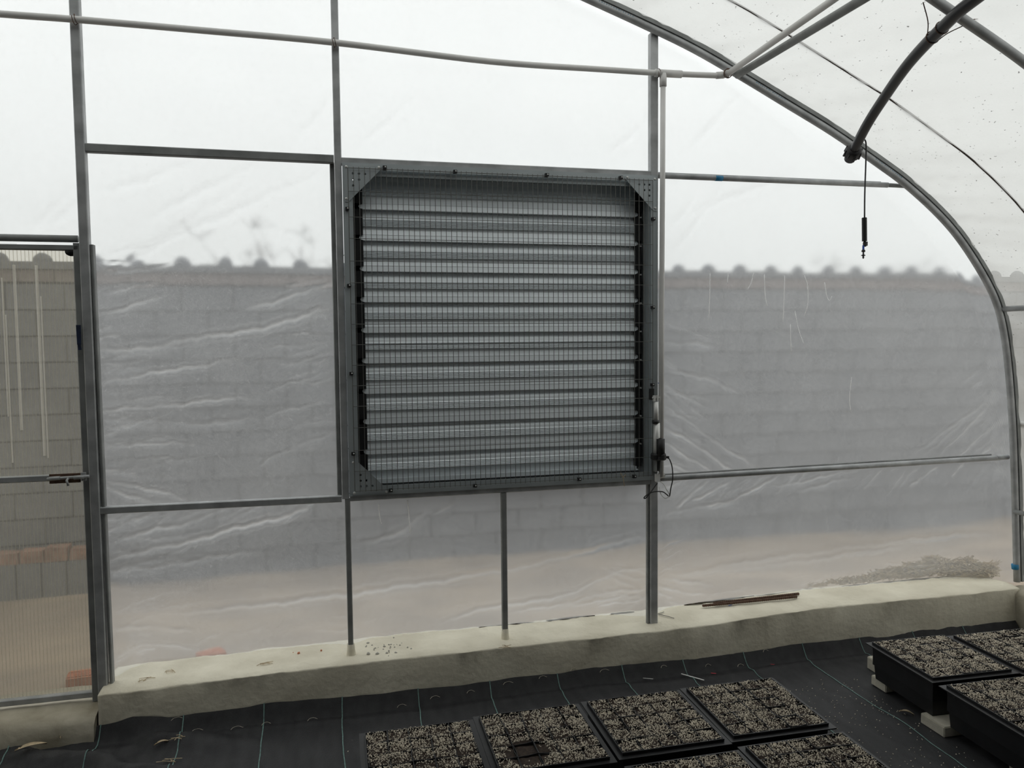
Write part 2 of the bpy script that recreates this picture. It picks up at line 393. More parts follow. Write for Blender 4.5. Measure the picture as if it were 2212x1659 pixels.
# ------------------------------------------------------------------ concrete curb and door sill
CT = [(-.95, .165), (0, .187), (1.37, .19), (2.3, .222), (3.4, .216)]
def curb_top(x): return lerp_tab(CT, x)
mb = MB(); cols = np.linspace(-.925, 3.36, 330); sec_n = 18
for x in cols:
    zt = curb_top(x); fx = CURB_F+.008*fbm(x, 0, 1, 2.5); rd = .0035+.0015*fbm(x, 3, 1, 6)
    pts = [(fx+.006, -.03), (fx, .02), (fx-.001, .06), (fx+.001, .10), (fx, zt-rd*1.6), (fx+rd*.35, zt-rd*.5), (fx+rd*1.2, zt), (fx+.04, zt+.003)]+[(fx+.04+k*.0245, zt+.003) for k in range(1, 10)]+[(.20, -.05)]
    for k, (y, z) in enumerate(pts):
        rough = .0035*fbm(x*1.0, y*1.0+z, k*.05, 7)+.0022*fbm(x, y, z, 30, 2)
        if 0 < k < 7: mb.v.append((x, y+rough, z+rough*.5))
        else: mb.v.append((x, y, z+(rough*1.3 if k < 17 else 0)))
n = sec_n
mb.f = [(i*n+k, (i+1)*n+k, (i+1)*n+k+1, i*n+k+1) for i in range(len(cols)-1) for k in range(n-1)]
mb.f += [tuple(range(n))[::-1], tuple((len(cols)-1)*n+k for k in range(n))]
mb.build('concrete_curb', 'concrete', None, True, label='long pale concrete curb running under the plastic end wall', category='curb')
mb = MB(); cols = np.linspace(-2.4, -.93, 60)
for x in cols:
    pts = [(-.125, -.05), (-.12, .03), (-.112, .07), (-.09, .092), (-.05, .102), (0, .106), (.06, .106), (.2, .10), (.21, -.1)]
    for k, (y, z) in enumerate(pts):
        r = .012*fbm(x, y+z, k*.1, 5); mb.v.append((x, y+r*(k < 5), z+r*.6*(k < 8)))
n = 9
mb.f = [(i*n+k, (i+1)*n+k, (i+1)*n+k+1, i*n+k+1) for i in range(len(cols)-1) for k in range(n-1)]+[tuple(range(n))[::-1], tuple((len(cols)-1)*n+k for k in range(n))]
mb.build('door_sill', 'concreteold', None, True, label='cracked stained concrete sill under the polycarbonate door', category='sill')
# right side curb
mb = MB(); cols = np.linspace(-HOUSE_LEN, -.02, 120)
for y in cols:
    pts = [(3.345, -.03), (3.335, .08), (3.335, .19), (3.35, .205), (3.42, .21), (3.60, .21), (3.61, -.1)]
    for k, (x, z) in enumerate(pts):
        r = .01*fbm(x, y, k*.2, 5); mb.v.append((x+r, y, z+r))
n = 7
mb.f = [(i*n+k+1, (i+1)*n+k+1, (i+1)*n+k, i*n+k) for i in range(len(cols)-1) for k in range(n-1)]+[tuple(range(n)), tuple((len(cols)-1)*n+k for k in range(n))[::-1]]
mb.build('side_curb', 'concreteold', None, True, label='rough brown curb along the right side meeting the end curb', category='curb')

# ------------------------------------------------------------------ plastic end wall
WR = []   # creases of the film: (polyline in x,z, half width m, strength)
def wr(pts, w, s): WR.append(([(at(x, y, .05).x, at(x, y, .05).z) for x, y in pts], w, s))
wr([(206, 682), (282, 661), (362, 639)], .014, .40); wr([(206, 716), (240, 710)], .01, .3); wr([(206, 730), (262, 724)], .01, .35)
wr([(208, 758), (311, 755), (398, 733), (480, 725), (640, 690), (728, 658)], .017, .5); wr([(520, 672), (630, 640), (728, 612)], .016, .42)
wr([(213, 825), (315, 811), (398, 795), (520, 775)], .013, .55); wr([(213, 889), (311, 881), (398, 871), (560, 858)], .012, .5)
wr([(214, 790), (290, 786)], .01, .25); wr([(215, 935), (250, 936)], .009, .35); wr([(217, 963), (325, 959), (430, 962)], .011, .4); wr([(216, 905), (420, 915), (560, 905)], .02, .2)
wr([(221, 1033), (325, 1058), (410, 1080)], .012, .55); wr([(221, 1046), (271, 1066), (340, 1090)], .011, .55); wr([(220, 1015), (300, 1025)], .01, .3)
wr([(224, 1148), (336, 1108)], .012, .35); wr([(230, 1175), (321, 1148), (411, 1127), (468, 1102)], .016, .42)
wr([(227, 1210), (345, 1184), (489, 1148), (646, 1105), (667, 1093)], .016, .7); wr([(227, 1234), (321, 1226), (560, 1190)], .015, .3)
wr([(302, 1339), (501, 1320), (743, 1289), (870, 1272), (1130, 1225), (1300, 1182), (1402, 1155)], .022, .42)
wr([(230, 1362), (410, 1374)], .02, .15); wr([(240, 1420), (330, 1415), (420, 1428)], .012, .35); wr([(236, 1428), (330, 1424)], .01, .35); wr([(240, 1438), (300, 1432)], .01, .3)
wr([(958, 1364), (1012, 1342), (1088, 1319), (1215, 1299), (1300, 1258), (1402, 1215)], .02, .42)
wr([(1100, 1340), (1250, 1310), (1395, 1272)], .02, .3); wr([(1210, 1330), (1330, 1305), (1405, 1290)], .016, .4); wr([(1300, 1325), (1400, 1300)], .014, .45)
wr([(1424, 1270), (1480, 1288), (1545, 1300)], .016, .45); wr([(1424, 1285), (1470, 1305)], .013, .45); wr([(1424, 1250), (1560, 1278)], .02, .25)
wr([(1433, 875), (1545, 954), (1639, 1017)], .012, .35); wr([(1433, 922), (1498, 961), (1588, 1021)], .013, .62); wr([(1433, 954), (1537, 1021)], .011, .6)
wr([(1429, 990), (1490, 1025)], .01, .55); wr([(1429, 1003), (1470, 1027)], .008, .5); wr([(1433, 795), (1520, 818), (1600, 850)], .016, .25); wr([(1433, 740), (1545, 748)], .018, .2); wr([(1433, 830), (1520, 880)], .012, .25)
wr([(2022, 990), (2100, 910), (2170, 837)], .010, .4); wr([(2065, 990), (2130, 930), (2174, 893)], .009, .5); wr([(2109, 987), (2174, 938)], .008, .6); wr([(2130, 985), (2175, 954)], .007, .55)
wr([(2145, 984), (2176, 966)], .006, .5); wr([(1964, 987), (2094, 893), (2160, 840)], .014, .25); wr([(1990, 990), (2110, 880)], .01, .22)
wr([(1458, 1099), (1523, 1041)], .015, .45); wr([(1487, 1086), (1540, 1062), (1574, 1039)], .012, .6); wr([(1520, 1094), (1548, 1088), (1603, 1070), (1675, 1032)], .012, .62)
wr([(1432, 1060), (1460, 1040)], .009, .4); wr([(1653, 1054), (1762, 1034), (1860, 1012)], .012, .4); wr([(1720, 1060), (1850, 1030)], .016, .25)
wr([(1960, 1050), (2000, 1026), (2028, 1004)], .012, .35); wr([(2051, 1027), (2080, 1001)], .008, .5); wr([(2140, 1012), (2188, 1030)], .012, .3)
wr([(1440, 1110), (1600, 1080)], .02, .2); wr([(760, 1180), (860, 1150), (930, 1100)], .02, .25); wr([(930, 1115), (1000, 1080)], .016, .25)
wr([(1500, 1240), (1800, 1190), (2150, 1150)], .03, .16); wr([(1440, 1250), (1700, 1222), (1980, 1180)], .03, .16)
for a, b in (((260, 560), (700, 370)), ((230, 600), (520, 400)), ((300, 480), (560, 350)), ((205, 420), (420, 350)), ((60, 500), (160, 400)), ((100, 490), (170, 430)), ((1440, 560), (1560, 400)), ((1440, 500), (1500, 420)),
             ((760, 330), (900, 200)), ((1300, 340), (1420, 240)), ((1460, 470), (1700, 380)), ((1480, 330), (1600, 200)), ((640, 300), (720, 200))): wr([a, b], .03, .10)
rw = random.Random(11)
def rcrease(x, z, a, l, w, s):   # small tension creases running off the posts and rails
    WR.append(([(x, z), (x+math.cos(a)*l*.5, z+math.sin(a)*l*.5+rw.uniform(-.008, .008)), (x+math.cos(a)*l, z+math.sin(a)*l)], w, s))
for k in range(46): rcrease(-.892, rw.uniform(.3, 1.85), rw.uniform(-.12, .32), rw.uniform(.08, .4), rw.uniform(.006, .012), rw.uniform(.08, .28))
for k in range(18): rcrease(-.03, rw.uniform(.95, 1.8), math.pi+rw.uniform(.0, .45), rw.uniform(.08, .35), rw.uniform(.006, .012), rw.uniform(.08, .25))
for k in range(22): rcrease(rw.uniform(-.85, -.02), .842, math.pi+rw.uniform(.15, .6), rw.uniform(.06, .25), rw.uniform(.006, .010), rw.uniform(.08, .28))
for k in range(18): rcrease(1.43, rw.uniform(.9, 1.6), rw.uniform(-.75, -.15), rw.uniform(.08, .35), rw.uniform(.006, .010), rw.uniform(.08, .25))
for k in range(30): rcrease(rw.uniform(1.45, 2.9), .852, math.pi+rw.uniform(.3, .9), rw.uniform(.05, .2), rw.uniform(.006, .010), rw.uniform(.08, .3))
for k in range(12): rcrease(3.30, rw.uniform(.89, 1.5), math.pi+rw.uniform(.5, .9), rw.uniform(.08, .3), rw.uniform(.011, .015), rw.uniform(.06, .2))
for k in range(26): rcrease(rw.choice((1.36, 1.42)), rw.uniform(.25, .5), rw.uniform(-.5, .6)+(math.pi if k % 2 else 0), rw.uniform(.06, .25), rw.uniform(.006, .012), rw.uniform(.1, .3))
for k in range(30): rcrease(rw.uniform(-.8, 3.1), rw.uniform(.24, .34), rw.uniform(-.1, .4), rw.uniform(.08, .25), rw.uniform(.006, .012), rw.uniform(.06, .22))
cx = np.concatenate([np.linspace(-6.3, -1.5, 14), np.linspace(-1.42, 3.425, 690)]); NV = 430
vv = np.linspace(0, 1, NV)
ZB = np.array([curb_top(x)-.005 if x > -.93 else .1 for x in cx]); 
_oa = [p for p in offset_arch(.026) if p.x > RIDGE]; _ox = np.array([p.x for p in _oa]); _oz = np.array([p.z for p in _oa])
ZT = np.array([float(np.interp(x if x > RIDGE else 2*RIDGE-x, _ox, _oz)) for x in cx])
ZT = np.maximum(ZT, ZB+.02)
X = np.repeat(cx[:, None], NV, 1); Z = ZB[:, None]+(ZT-ZB)[:, None]*vv[None, :]
crease = np.zeros_like(X); disp = np.zeros_like(X)
for pts, w, s in WR:
    P = np.array([(p.x, p.z) for p in catmull([(a, 0, b) for a, b in pts], 4)]); best = np.full(X.shape, 9.0); tt = np.zeros(X.shape); L_ = len(P)-1
    lo = P.min(0)-4*w; hi = P.max(0)+4*w
    mk = (X > lo[0]) & (X < hi[0]) & (Z > lo[1]) & (Z < hi[1])
    if not mk.any(): continue
    xm, zm = X[mk], Z[mk]; zm = zm+.004*np.sin(xm*19+s*90)+.003*np.sin(xm*47+w*2000)+.002*np.sin(xm*101+s*50); bm_ = np.full(xm.shape, 9.0); tm = np.zeros(xm.shape)
    for i in range(L_):
        a, b = P[i], P[i+1]; ab = b-a; t = np.clip(((xm-a[0])*ab[0]+(zm-a[1])*ab[1])/(ab@ab+1e-9), 0, 1)
        d = np.hypot(xm-a[0]-t*ab[0], zm-a[1]-t*ab[1]); q = d < bm_; bm_[q] = d[q]; tm[q] = (i+t[q])/L_
    env = np.clip(np.minimum(tm, 1-tm)*5+.15, 0, 1)*(.8+.3*np.sin(tm*9+s*40))
    g = np.exp(-(bm_/(w*.55))**2)*env; fine = np.exp(-((bm_-w*1.5)/(w*.3))**2)*env*.3+np.exp(-(bm_/(w*.3))**2)*env*.35; crease[mk] = np.maximum(crease[mk], (g*.8+fine)*s); disp[mk] += g*w*.55*(.5+s)
# slack of the sheet: it leans out to the back of the curb at its foot and breathes between the posts
lean = .13*np.clip((.62-Z)/.44, 0, 1)**1.6
lean *= np.clip((3.38-X)/.35, 0, 1)
post_pull = np.exp(-((X-1.39)/.10)**2)*.6+np.exp(-((X-.02)/.08)**2)*.4+np.exp(-((X+.93)/.06)**2)
wob = np.array([[.010*fbm(x, z, 0, 1.6, 3) for z in np.linspace(0, 3.5, 60)] for x in cx])
zi = np.clip(Z/3.5*59, 0, 58.99); i0 = zi.astype(int); fr = zi-i0; ri = np.arange(len(cx))[:, None]
wob = wob[ri, i0]*(1-fr)+wob[ri, i0+1]*fr
Yf = .046+lean*(1-np.clip(post_pull, 0, .75))+np.maximum(wob, -.008)+.5*wob*(Z < .85)-np.minimum(disp, .008)*.6
_ax = np.array([(p.x, p.z) for p in offset_arch(.026)])
dist = np.full(X.shape, 9.0)
for (xa_, za_), (xb_, zb_) in zip(_ax, _ax[1:]):
    tq = np.clip(((X-xa_)*(xb_-xa_)+(Z-za_)*(zb_-za_))/((xb_-xa_)**2+(zb_-za_)**2), 0, 1)
    dist = np.minimum(dist, np.hypot(X-xa_-tq*(xb_-xa_), Z-za_-tq*(zb_-za_)))
pull = np.clip(1-dist/(.04+.06*np.clip((X-1.6)/.6, 0, 1)), 0, 1)**1.5
Yf = Yf*(1-pull)+.0005*pull     # the sheet is pulled in to the lock channel on the arch
verts = np.stack([X, Yf, Z], -1).reshape(-1, 3)
ii, jj = np.meshgrid(np.arange(len(cx)-1), np.arange(NV-1), indexing='ij'); ii = ii.ravel(); jj = jj.ravel()
xc = (X[ii, jj]+X[ii+1, jj+1])/2; zc = (Z[ii, jj]+Z[ii+1, jj+1])/2
keep = ~((xc > .02) & (xc < 1.395) & (zc > .855) & (zc < 2.235)) & ~((xc < -.93) & (xc > -1.97) & (zc < 1.885))
ii, jj = ii[keep], jj[keep]
faces = np.stack([ii*NV+jj, (ii+1)*NV+jj, (ii+1)*NV+jj+1, ii*NV+jj+1], 1)
def np_mesh(name, v, f, mat, smooth=True):
    me = bpy.data.meshes.new(name); me.vertices.add(len(v)); me.vertices.foreach_set('co', np.ascontiguousarray(v, dtype=np.float32).ravel())
    k = f.shape[1]; me.loops.add(f.size); me.loops.foreach_set('vertex_index', np.ascontiguousarray(f, dtype=np.int32).ravel())
    me.polygons.add(len(f)); me.polygons.foreach_set('loop_start', np.arange(0, f.size, k, dtype=np.int32))
    me.polygons.foreach_set('use_smooth', np.full(len(f), smooth)); me.materials.append(mat); me.update(calc_edges=True); return me
me = np_mesh('wall_end', verts, faces, M['filmend'])
a_ = me.attributes.new('crease', 'FLOAT', 'POINT'); a_.data.foreach_set('value', crease.ravel().astype(np.float32))
wall_end = link('wall_end', me, kind='structure', label='hazy creased plastic film stretched over the end frame')
for x0, x1, r in ((.60, .86, .004), (.92, 1.16, .006), (1.24, 1.36, .007), (1.46, 1.62, .003), (1.62, 2.0, .007), (2.0, 2.42, .003), (2.5, 3.36, .004)):  # dark strips standing in for the shade where the film lifts off the curb
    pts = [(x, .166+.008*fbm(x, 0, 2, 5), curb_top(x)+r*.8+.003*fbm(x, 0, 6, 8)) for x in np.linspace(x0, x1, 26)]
    MB().tube(pts, r, 7, scale=[.15+.85*math.sin(math.pi*(k+.5)/26)**.5*(.75+.4*fbm(k*.3, x0, 0, 1)) for k in range(26)]).build('gap_shade_strip', 'gapshade', wall_end, True, label='dark strip painted in as the shadow gap under the film')
# dried lime runs on the inside of the film
for px in ([(1533, 590), (1532, 640), (1530, 690)], [(1572, 592), (1570, 612)], [(1627, 590), (1621, 612), (1614, 625)], [(1650, 592), (1652, 640), (1656, 660)], [(1694, 595), (1692, 660), (1690, 695)],
           [(1736, 595), (1743, 615), (1744, 655), (1737, 682)], [(1780, 610), (1785, 640), (1791, 649), (1796, 640)], [(1716, 672), (1725, 715), (1736, 744)], [(1706, 700), (1708, 760)], [(818, 1088), (820, 1115), (824, 1130)], [(880, 1080), (882, 1100), (886, 1150)], [(1838, 815), (1834, 860), (1837, 890)]):
    p = catmull([(at(x, y, .04).x, .036, at(x, y, .04).z) for x, y in px], 4); mb = MB()
    mb.sweep(p, [(-.0022, 0), (0, .0006), (.0022, 0)], (0, -1, 0)); mb.build('lime_run', 'limescale', wall_end, True)

# roof and side film
prof = [p for p in offset_arch(.034)]
seg = np.array([0]+[(b-a).length for a, b in zip(prof, prof[1:])]).cumsum()
ss = np.linspace(0, seg[-1], 420); px_ = np.interp(ss, seg, [p.x for p in prof]); pz_ = np.interp(ss, seg, [p.z for p in prof])
yy = np.concatenate([np.linspace(.001, -1.6, 150), np.linspace(-1.7, -HOUSE_LEN, 40)])
tx = np.gradient(px_); tz = np.gradient(pz_); tl = np.hypot(tx, tz); nxn, nzn = -tz/tl, tx/tl
V = np.zeros((len(ss), len(yy), 3)); crr = np.zeros((len(ss), len(yy)))
for i, s_ in enumerate(ss):
    for j, y in enumerate(yy):
        ph = (y % .98)/.98; bay = math.sin(math.pi*ph)
        d = -.012*bay
        if px_[i] > .5 and y > -1.7:
            wv = noise.noise(Vector((s_*9+y*3.5, y*1.2, 0)))*.5+noise.noise(Vector((s_*22+y*7, y*1.5, 5)))*.3
            near = math.exp(-abs(y)/.35)
            d += wv*.022*(.3+near); crr[i, j] = (max(0, wv)*(.2+.7*near)+.25*max(0, noise.noise(Vector((s_*40+y*11, y*1.0, 9))))*(.3+near)+.35*math.exp(-abs(y-.02)/.06))
        V[i, j] = (px_[i]+nxn[i]*d, y, pz_[i]+nzn[i]*d)
ny = len(yy); ii, jj = np.meshgrid(np.arange(len(ss)-1), np.arange(ny-1), indexing='ij')
fc = np.stack([ii*ny+jj, (ii+1)*ny+jj, (ii+1)*ny+jj+1, ii*ny+jj+1], -1).reshape(-1, 4)
me = np_mesh('ceiling', V.reshape(-1, 3), fc, M['filmroof'])
a_ = me.attributes.new('crease', 'FLOAT', 'POINT'); a_.data.foreach_set('value', crr.ravel().astype(np.float32))
link('ceiling', me, kind='structure', label='dirty translucent plastic film curving over the arches')
# black net added over the unseen rear roof to darken the interior
o_ = offset_arch(.06); mb = MB(); nn = len(o_)
for y in (-1.65, -3, -5, -7.5, -HOUSE_LEN-.1): mb.v += [(p.x, y, p.z) for p in o_]
mb.f = [(j*nn+i, j*nn+i+1, (j+1)*nn+i+1, (j+1)*nn+i) for j in range(4) for i in range(nn-1)]
mb.build('added_shade_net', 'addednet', None, True, label='black net added over the unseen rear roof to block light', category='added net')
# far end of the house behind the camera: plain masonry
MB().plate([(p.x, p.z) for p in ARCH], -HOUSE_LEN-.1, -HOUSE_LEN).build('wall_back', 'block', None, kind='structure', label='masonry end wall behind the viewer')

# ------------------------------------------------------------------ steel frame of the end wall
def post(x, w, d, z0, z1, mat, label, group='end wall uprights', y0=0.0, slot=False):
    t = thing('steel_post', label, 'post', (x, y0+d/2, z0), group)
    MB().sweep([(0, 0, 0), (0, 0, z1-z0)], rsq(w, d), (0, 1, 0)).build('tube', mat, t)
    return t
post(-.929, .034, .034, .10, arch_z(-.93)-.004, 'galv', 'tall grey square steel post at the right of the door')
p2 = post(.016, .029, .034, .855, arch_z(.016)-.004, 'galv', 'tall grey steel post along the left side of the louver')
MB().sweep([(-.024, .02, 0), (-.024, .02, 1.38)], rsq(.018, .02), (0, 1, 0)).build('film_channel', 'galvdark', p2)
p3 = post(1.391, .036, .034, curb_top(1.39)-.01, arch_z(1.39)-.002, 'galv', 'tall grey steel post along the right side of the louver down to the curb')
MB().sweep([(-.024, .004, .0), (-.024, .004, .66)], rsq(.012, .02), (0, 1, 0)).build('film_channel', 'galvdark', p3)
post(.0235, .022, .022, curb_top(0.02)-.01, .854, 'galvdark', 'thin steel leg under the left lower corner of the louver')
post(.688, .025, .022, curb_top(.69)-.01, .842, 'galvdark', 'short thin steel leg under the middle of the louver')
# concrete smear at the feet
for x, lab in ((.0235, 'cement collar round the foot of the thin left leg'), (.688, 'cement collar round the foot of the middle leg')):
    mb = MB().lathe((x, .011, curb_top(x)-.006), [(.024, 0), (.0195, .010), (.0165, .03), (.0155, .055)], n=12)
    mb.v = [(a+.004*fbm(a*30, b*30, c*20), b+.004*fbm(b*30, c*30, 3), c) for a, b, c in mb.v]; mb.build('cement_collar', 'concrete', None, True, label=lab, category='cement')
def rail(name, a, b, w, h, mat, label, cat='rail', group='end wall cross rails'):
    return MB().sweep([a, b], rsq(w, h)).build(name, mat, None, False, label=label, category=cat, group=group)
rail('steel_rail', (-.912, .018, 2.247), (0.0, .018, 2.2445), .032, .032, 'galvdark', 'upper grey steel rail between the door post and the louver')
rail('steel_rail', (-.912, .018, .861), (0.0, .018, .855), .03, .027, 'galv', 'lower grey steel rail between the door post and the louver')
rail('steel_rail', (.03, .018, 2.238), (1.373, .018, 2.238), .034, .028, 'galv', 'steel rail along the top of the louver', )
rail('steel_rail', (.034, .016, .856), (1.373, .016, .856), .03, .026, 'galv', 'steel rail along the bottom of the louver')
t = thing('steel_pipe', 'round upper steel pipe with a blue band from the louver to the arch', 'pipe', (1.41, .016, 2.236), 'end wall cross pipes')
MB().tube([(0, 0, 0), (1.20, 0, .002)], .0125, 14).build('tube', 'galv', t, True); MB().tube([(1.17, 0, .002), (1.30, 0, .001)], .010, 12).build('joint', 'galvdark', t, True)
b_ = at(1556, 382, 0).x-1.41; MB().tube([(b_-.018, 0, 0), (b_+.018, 0, 0)], .0129, 14).build('blue_band', 'blue', t, True, label='bright blue tape band')
MB().tube([(0, .012, .0145), (1.17, .012, .016)], .004, 6).build('film_strip', 'galvdark', t)
t = thing('steel_pipe', 'round lower steel pipe from the actuator to the right arch foot', 'pipe', (1.41, .016, .864), 'end wall cross pipes')
MB().tube([(0, 0, 0), (1.90, 0, .012)], .0125, 14).build('tube', 'galv', t, True); MB().tube([(1.88, 0, .0135), (1.95, 0, .014)], .013, 12).build('joint', 'galv', t, True)
MB().tube([(0, .014, .016), (1.86, .014, .028)], .004, 6).build('film_strip', 'galvdark', t)

# arches
def arch(y, label, name='steel_arch', channel=True, start=0):
    t = thing(name, label, 'arch', (0, y, 0), 'hoop arches')
    pts = [(p.x, 0, p.z) for p in ARCH]
    MB().tube(pts, .0165, 12, (0, 1, 0)).build('tube', 'galv', t, True)
    if channel:
        o_ = [(p.x, 0, p.z) for p in offset_arch(.024)]
        mb = MB(); mb.sweep(o_, [(-.009, -.016), (.009, -.016), (.009, -.010), (.002, -.010), (.002, .010), (.009, .010), (.009, .016), (-.009, .016)], (0, 1, 0)); mb.build('film_channel', 'galvdark', t)
    return t
a1 = arch(-.017, 'end arch of the hoop house carrying the film lock channel')
for px in ((1318, 22), (1655, 198), (1918, 352)):   # stamped blue printing on the tube
    c = at(px[0], px[1], -.03); mb = MB(); i = min(range(len(ARCH)), key=lambda k: (ARCH[k].x-c.x)**2+(ARCH[k].z-c.z)**2)
    q = ARCH[i]; tdir = (ARCH[i+1]-ARCH[i-1]).normalized(); nrm = Vector((-tdir.z, 0, tdir.x))
    for k in range(15):
        w = random.uniform(.003, .008); s0 = (k-7)*.0115
        p_ = Vector((q.x, 0, q.z))+tdir*s0+nrm*.003+Vector((0, -.0162, 0))
        mb.add([p_-nrm*.004, p_+tdir*w-nrm*.004, p_+tdir*w+nrm*.004+Vector((0, .0006, 0)), p_+nrm*.004+Vector((0, .0006, 0))], [(0, 1, 2, 3)])
    mb.build('print_mark', 'faded', a1, label='faded blue stamped printing')
c = at(2196, 1222, 0); MB().tube([(3.392, 0, .298), (3.389, 0, .322)], .0175, 12, (0, 1, 0)).build('blue_band', 'blue', a1, True, label='blue tape band')
arch(-.985, 'nearest arch crossing the top right corner', channel=False)
for k in (2, 3, 5, 7, 9): arch(-.985*k, 'hoop arch behind the viewer', channel=False)
o_ = [(p.x, -.40, p.z) for p in offset_arch(.026)]
MB().tube(o_, .0045, 6, (0, 1, 0)).build('film_rope', surf('rope', (.10, .08, .07), .9, 0, .2, 60), None, True, label='thin dark rope lying across the roof film between two arches', category='rope')

# pipes running along the house
def zf(y): return -.02+y
tube_thing('pvc_pipe', [(1.722, -.034, 2.684), (1.724, -.98, 2.690), (1.724, -HOUSE_LEN, 2.688)], .013, 'pvc', 'pale plastic pipe running along under the roof beside the purlin', 'pipe')
tube_thing('roof_purlin', [(1.776, -.03, 2.686), (1.788, -.98, 2.661), (1.788, -HOUSE_LEN, 2.661)], .0165, 'galvdark', 'grey steel purlin running along under the arches', 'purlin')
w = [(1.722+.019*math.cos(a), -.055+.004*a/3, 2.685+.019*math.sin(a)) for a in np.linspace(0, 12.5, 50)]
MB().tube(w, .0017, 5).build('tie_wire', 'rust', None, True, label='dark tie wire wrapped where the plastic pipes meet the arch', category='wire')
pts = catmull([at(*q, -.022) for q in ((-260, 8), (0, 30), (163, 42), (440, 66), (723, 92), (1060, 133), (1300, 150), (1425, 158), (1490, 161), (1556, 163.5))], 6)
t = thing('pvc_pipe', 'sagging pale plastic pipe tied across the tall posts', 'pipe', (0, 0, 0))
MB().tube(pts, .0125, 12).build('tube', 'pvc', t, True)
a, b = at(1415, 157.5, -.022), at(1472, 160.5, -.022); MB().tube([a, b], .0165, 12).build('tee_joint', 'pvc', t, True)
a, b = at(1548, 163, -.022), at(1562, 162, -.022); MB().tube([a, b, b+Vector((.03, .0, .012)), (1.722, -.034, 2.684)], .0155, 12).build('elbow_joint', 'pvc', t, True)
for px in (163, 723, 1423):
    c = at(px, [42, 92, 158][(163, 723, 1423).index(px)], -.022); mb = MB()
    for s_ in (-1, 1): mb.tube([(c.x-.012+.018*k/11+.004*s_, c.y+.016*math.cos(math.pi*2*k/11), c.z+.016*math.sin(math.pi*2*k/11)+.003*s_) for k in range(12)], .0013, 5)
    mb.build('tie_wire', 'rust', t, True, label='thin wire lashing')
xb = 1.418
t = thing('pvc_pipe', 'upright pale plastic pipe running down beside the louver', 'pipe', (xb, -.024, .88))
MB().tube([(-.005, 0, 0), (-.004, 0, .7), (0, 0, 1.3), (.002, 0, 1.775)], .0115, 12, (0, 1, 0)).build('tube', 'pvc', t, True)
MB().tube([(.002, 0, 1.735), (.002, 0, 1.79)], .0155, 12, (0, 1, 0)).build('socket', 'pvc', t, True)

# side rails on the right, running towards the viewer
tube_thing('side_rail', [(3.262, -.01, 1.638), (3.262, -HOUSE_LEN, 1.638)], .014, 'galv', 'upper grey side rail meeting the end arch at the right edge', 'rail', 'right side rails')
tube_thing('side_rail', [(3.40, -.02, 1.055), (3.40, -HOUSE_LEN, 1.05)], .011, 'pvc', 'pale curtain pipe low on the right side film', 'rail', 'right side rails')
tube_thing('side_rail', [(3.375, -.02, .60), (3.375, -HOUSE_LEN, .60)], .012, 'galvdark', 'lowest grey side rail near the right curb', 'rail', 'right side rails')

# black poly pipe drooping from the roof with its mister
pp = catmull([(1.80, -2.9, 2.60), (1.90, -1.6, 2.575), (1.958, -1.15, 2.552), (1.988, -1.0, 2.538), (2.062, -.75, 2.506), (2.15, -.5, 2.448), (2.195, -.35, 2.39), (2.249, -.2, 2.323)], 8)
t = thing('poly_pipe', 'thick black poly pipe drooping from the roof with a capped end', 'pipe', tuple(pp[-1]))
L0 = pp[-1]; MB().tube([p-L0 for p in pp], .0205, 14).build('hose', 'blackpipe', t, True)
ax = (pp[-1]-pp[-3]).normalized()
mb = MB().lathe((0, 0, 0), [(.022, -.03), (.030, -.025), (.034, -.018), (.034, .016), (.026, .022), (.024, .046), (.019, .052)], ax, 14)
a_o = ax.orthogonal().normalized(); b_o = ax.cross(a_o)
for k in range(8):
    d = a_o*math.cos(k*math.pi/4)+b_o*math.sin(k*math.pi/4); mb.tube([d*.033-ax*.02, d*.035+ax*.016], .005, 6)
mb.build('end_cap', 'black', t, True)
def pipe_at(y):
    k = min(range(1, len(pp)-1), key=lambda q: abs(pp[q].y-y)); return pp[k], (pp[k+1]-pp[k-1]).normalized()
for y in (-.985, -.90):
    c, tn = pipe_at(y); u = tn.orthogonal().normalized(); v = tn.cross(u)
    MB().tube([c-L0+(u*math.cos(a)+v*math.sin(a))*.0222 for a in np.linspace(0, 6.3, 20)], .0016, 5, tuple(tn)).build('wire_loop', 'rust', t, True)
def wire(pts, lab): tube_thing('hanger_wire', catmull(pts, 5), .0018, 'rust', lab, 'wire', None, 5)
c, tn = pipe_at(-.90)
wire([at(1994, 5, -.97), (at(1994, 5, -.97)+c)/2+Vector((0, 0, -.004)), c+Vector((-.021, 0, .004))], 'thin rusty wire slanting from the near arch to the black pipe')
wire([c+Vector((.018, 0, -.012)), (at(2080, 56, -.975)+c)/2+Vector((0, 0, -.006)), at(2080, 56, -.975)], 'short rusty wire from the black pipe to the arch beside it')
wire([at(2100, 46, -.97), at(2103, 42, -.97), at(2112, 41, -.97)], 'small bent wire end poking up from the near arch')
m0 = at(1868, 300, -.26)
t = thing('mister', 'hanging black mist nozzle on a thin tube below the poly pipe', 'mister', (m0.x, m0.y, m0.z))
def ml(x, y): return at(x, y, -.26)-m0
MB().tube(catmull([ml(1864, 298)+Vector((-.012, 0, -.004)), ml(1868, 302), ml(1871, 316), ml(1870, 360), ml(1868, 420), ml(1867.5, 472)], 5), .0032, 8).build('feed_tube', 'blackpipe', t, True)
a, b = ml(1867, 470), ml(1867.5, 521); mb = MB(); prof = []
hh = (a-b).length
for k in range(20): prof += [(.0115, hh*k/20), (.0115, hh*(k+.45)/20), (.0098, hh*(k+.5)/20), (.0098, hh*(k+.95)/20)]
mb.lathe(b, prof, (a-b), 12); mb.build('weight', 'black', t)
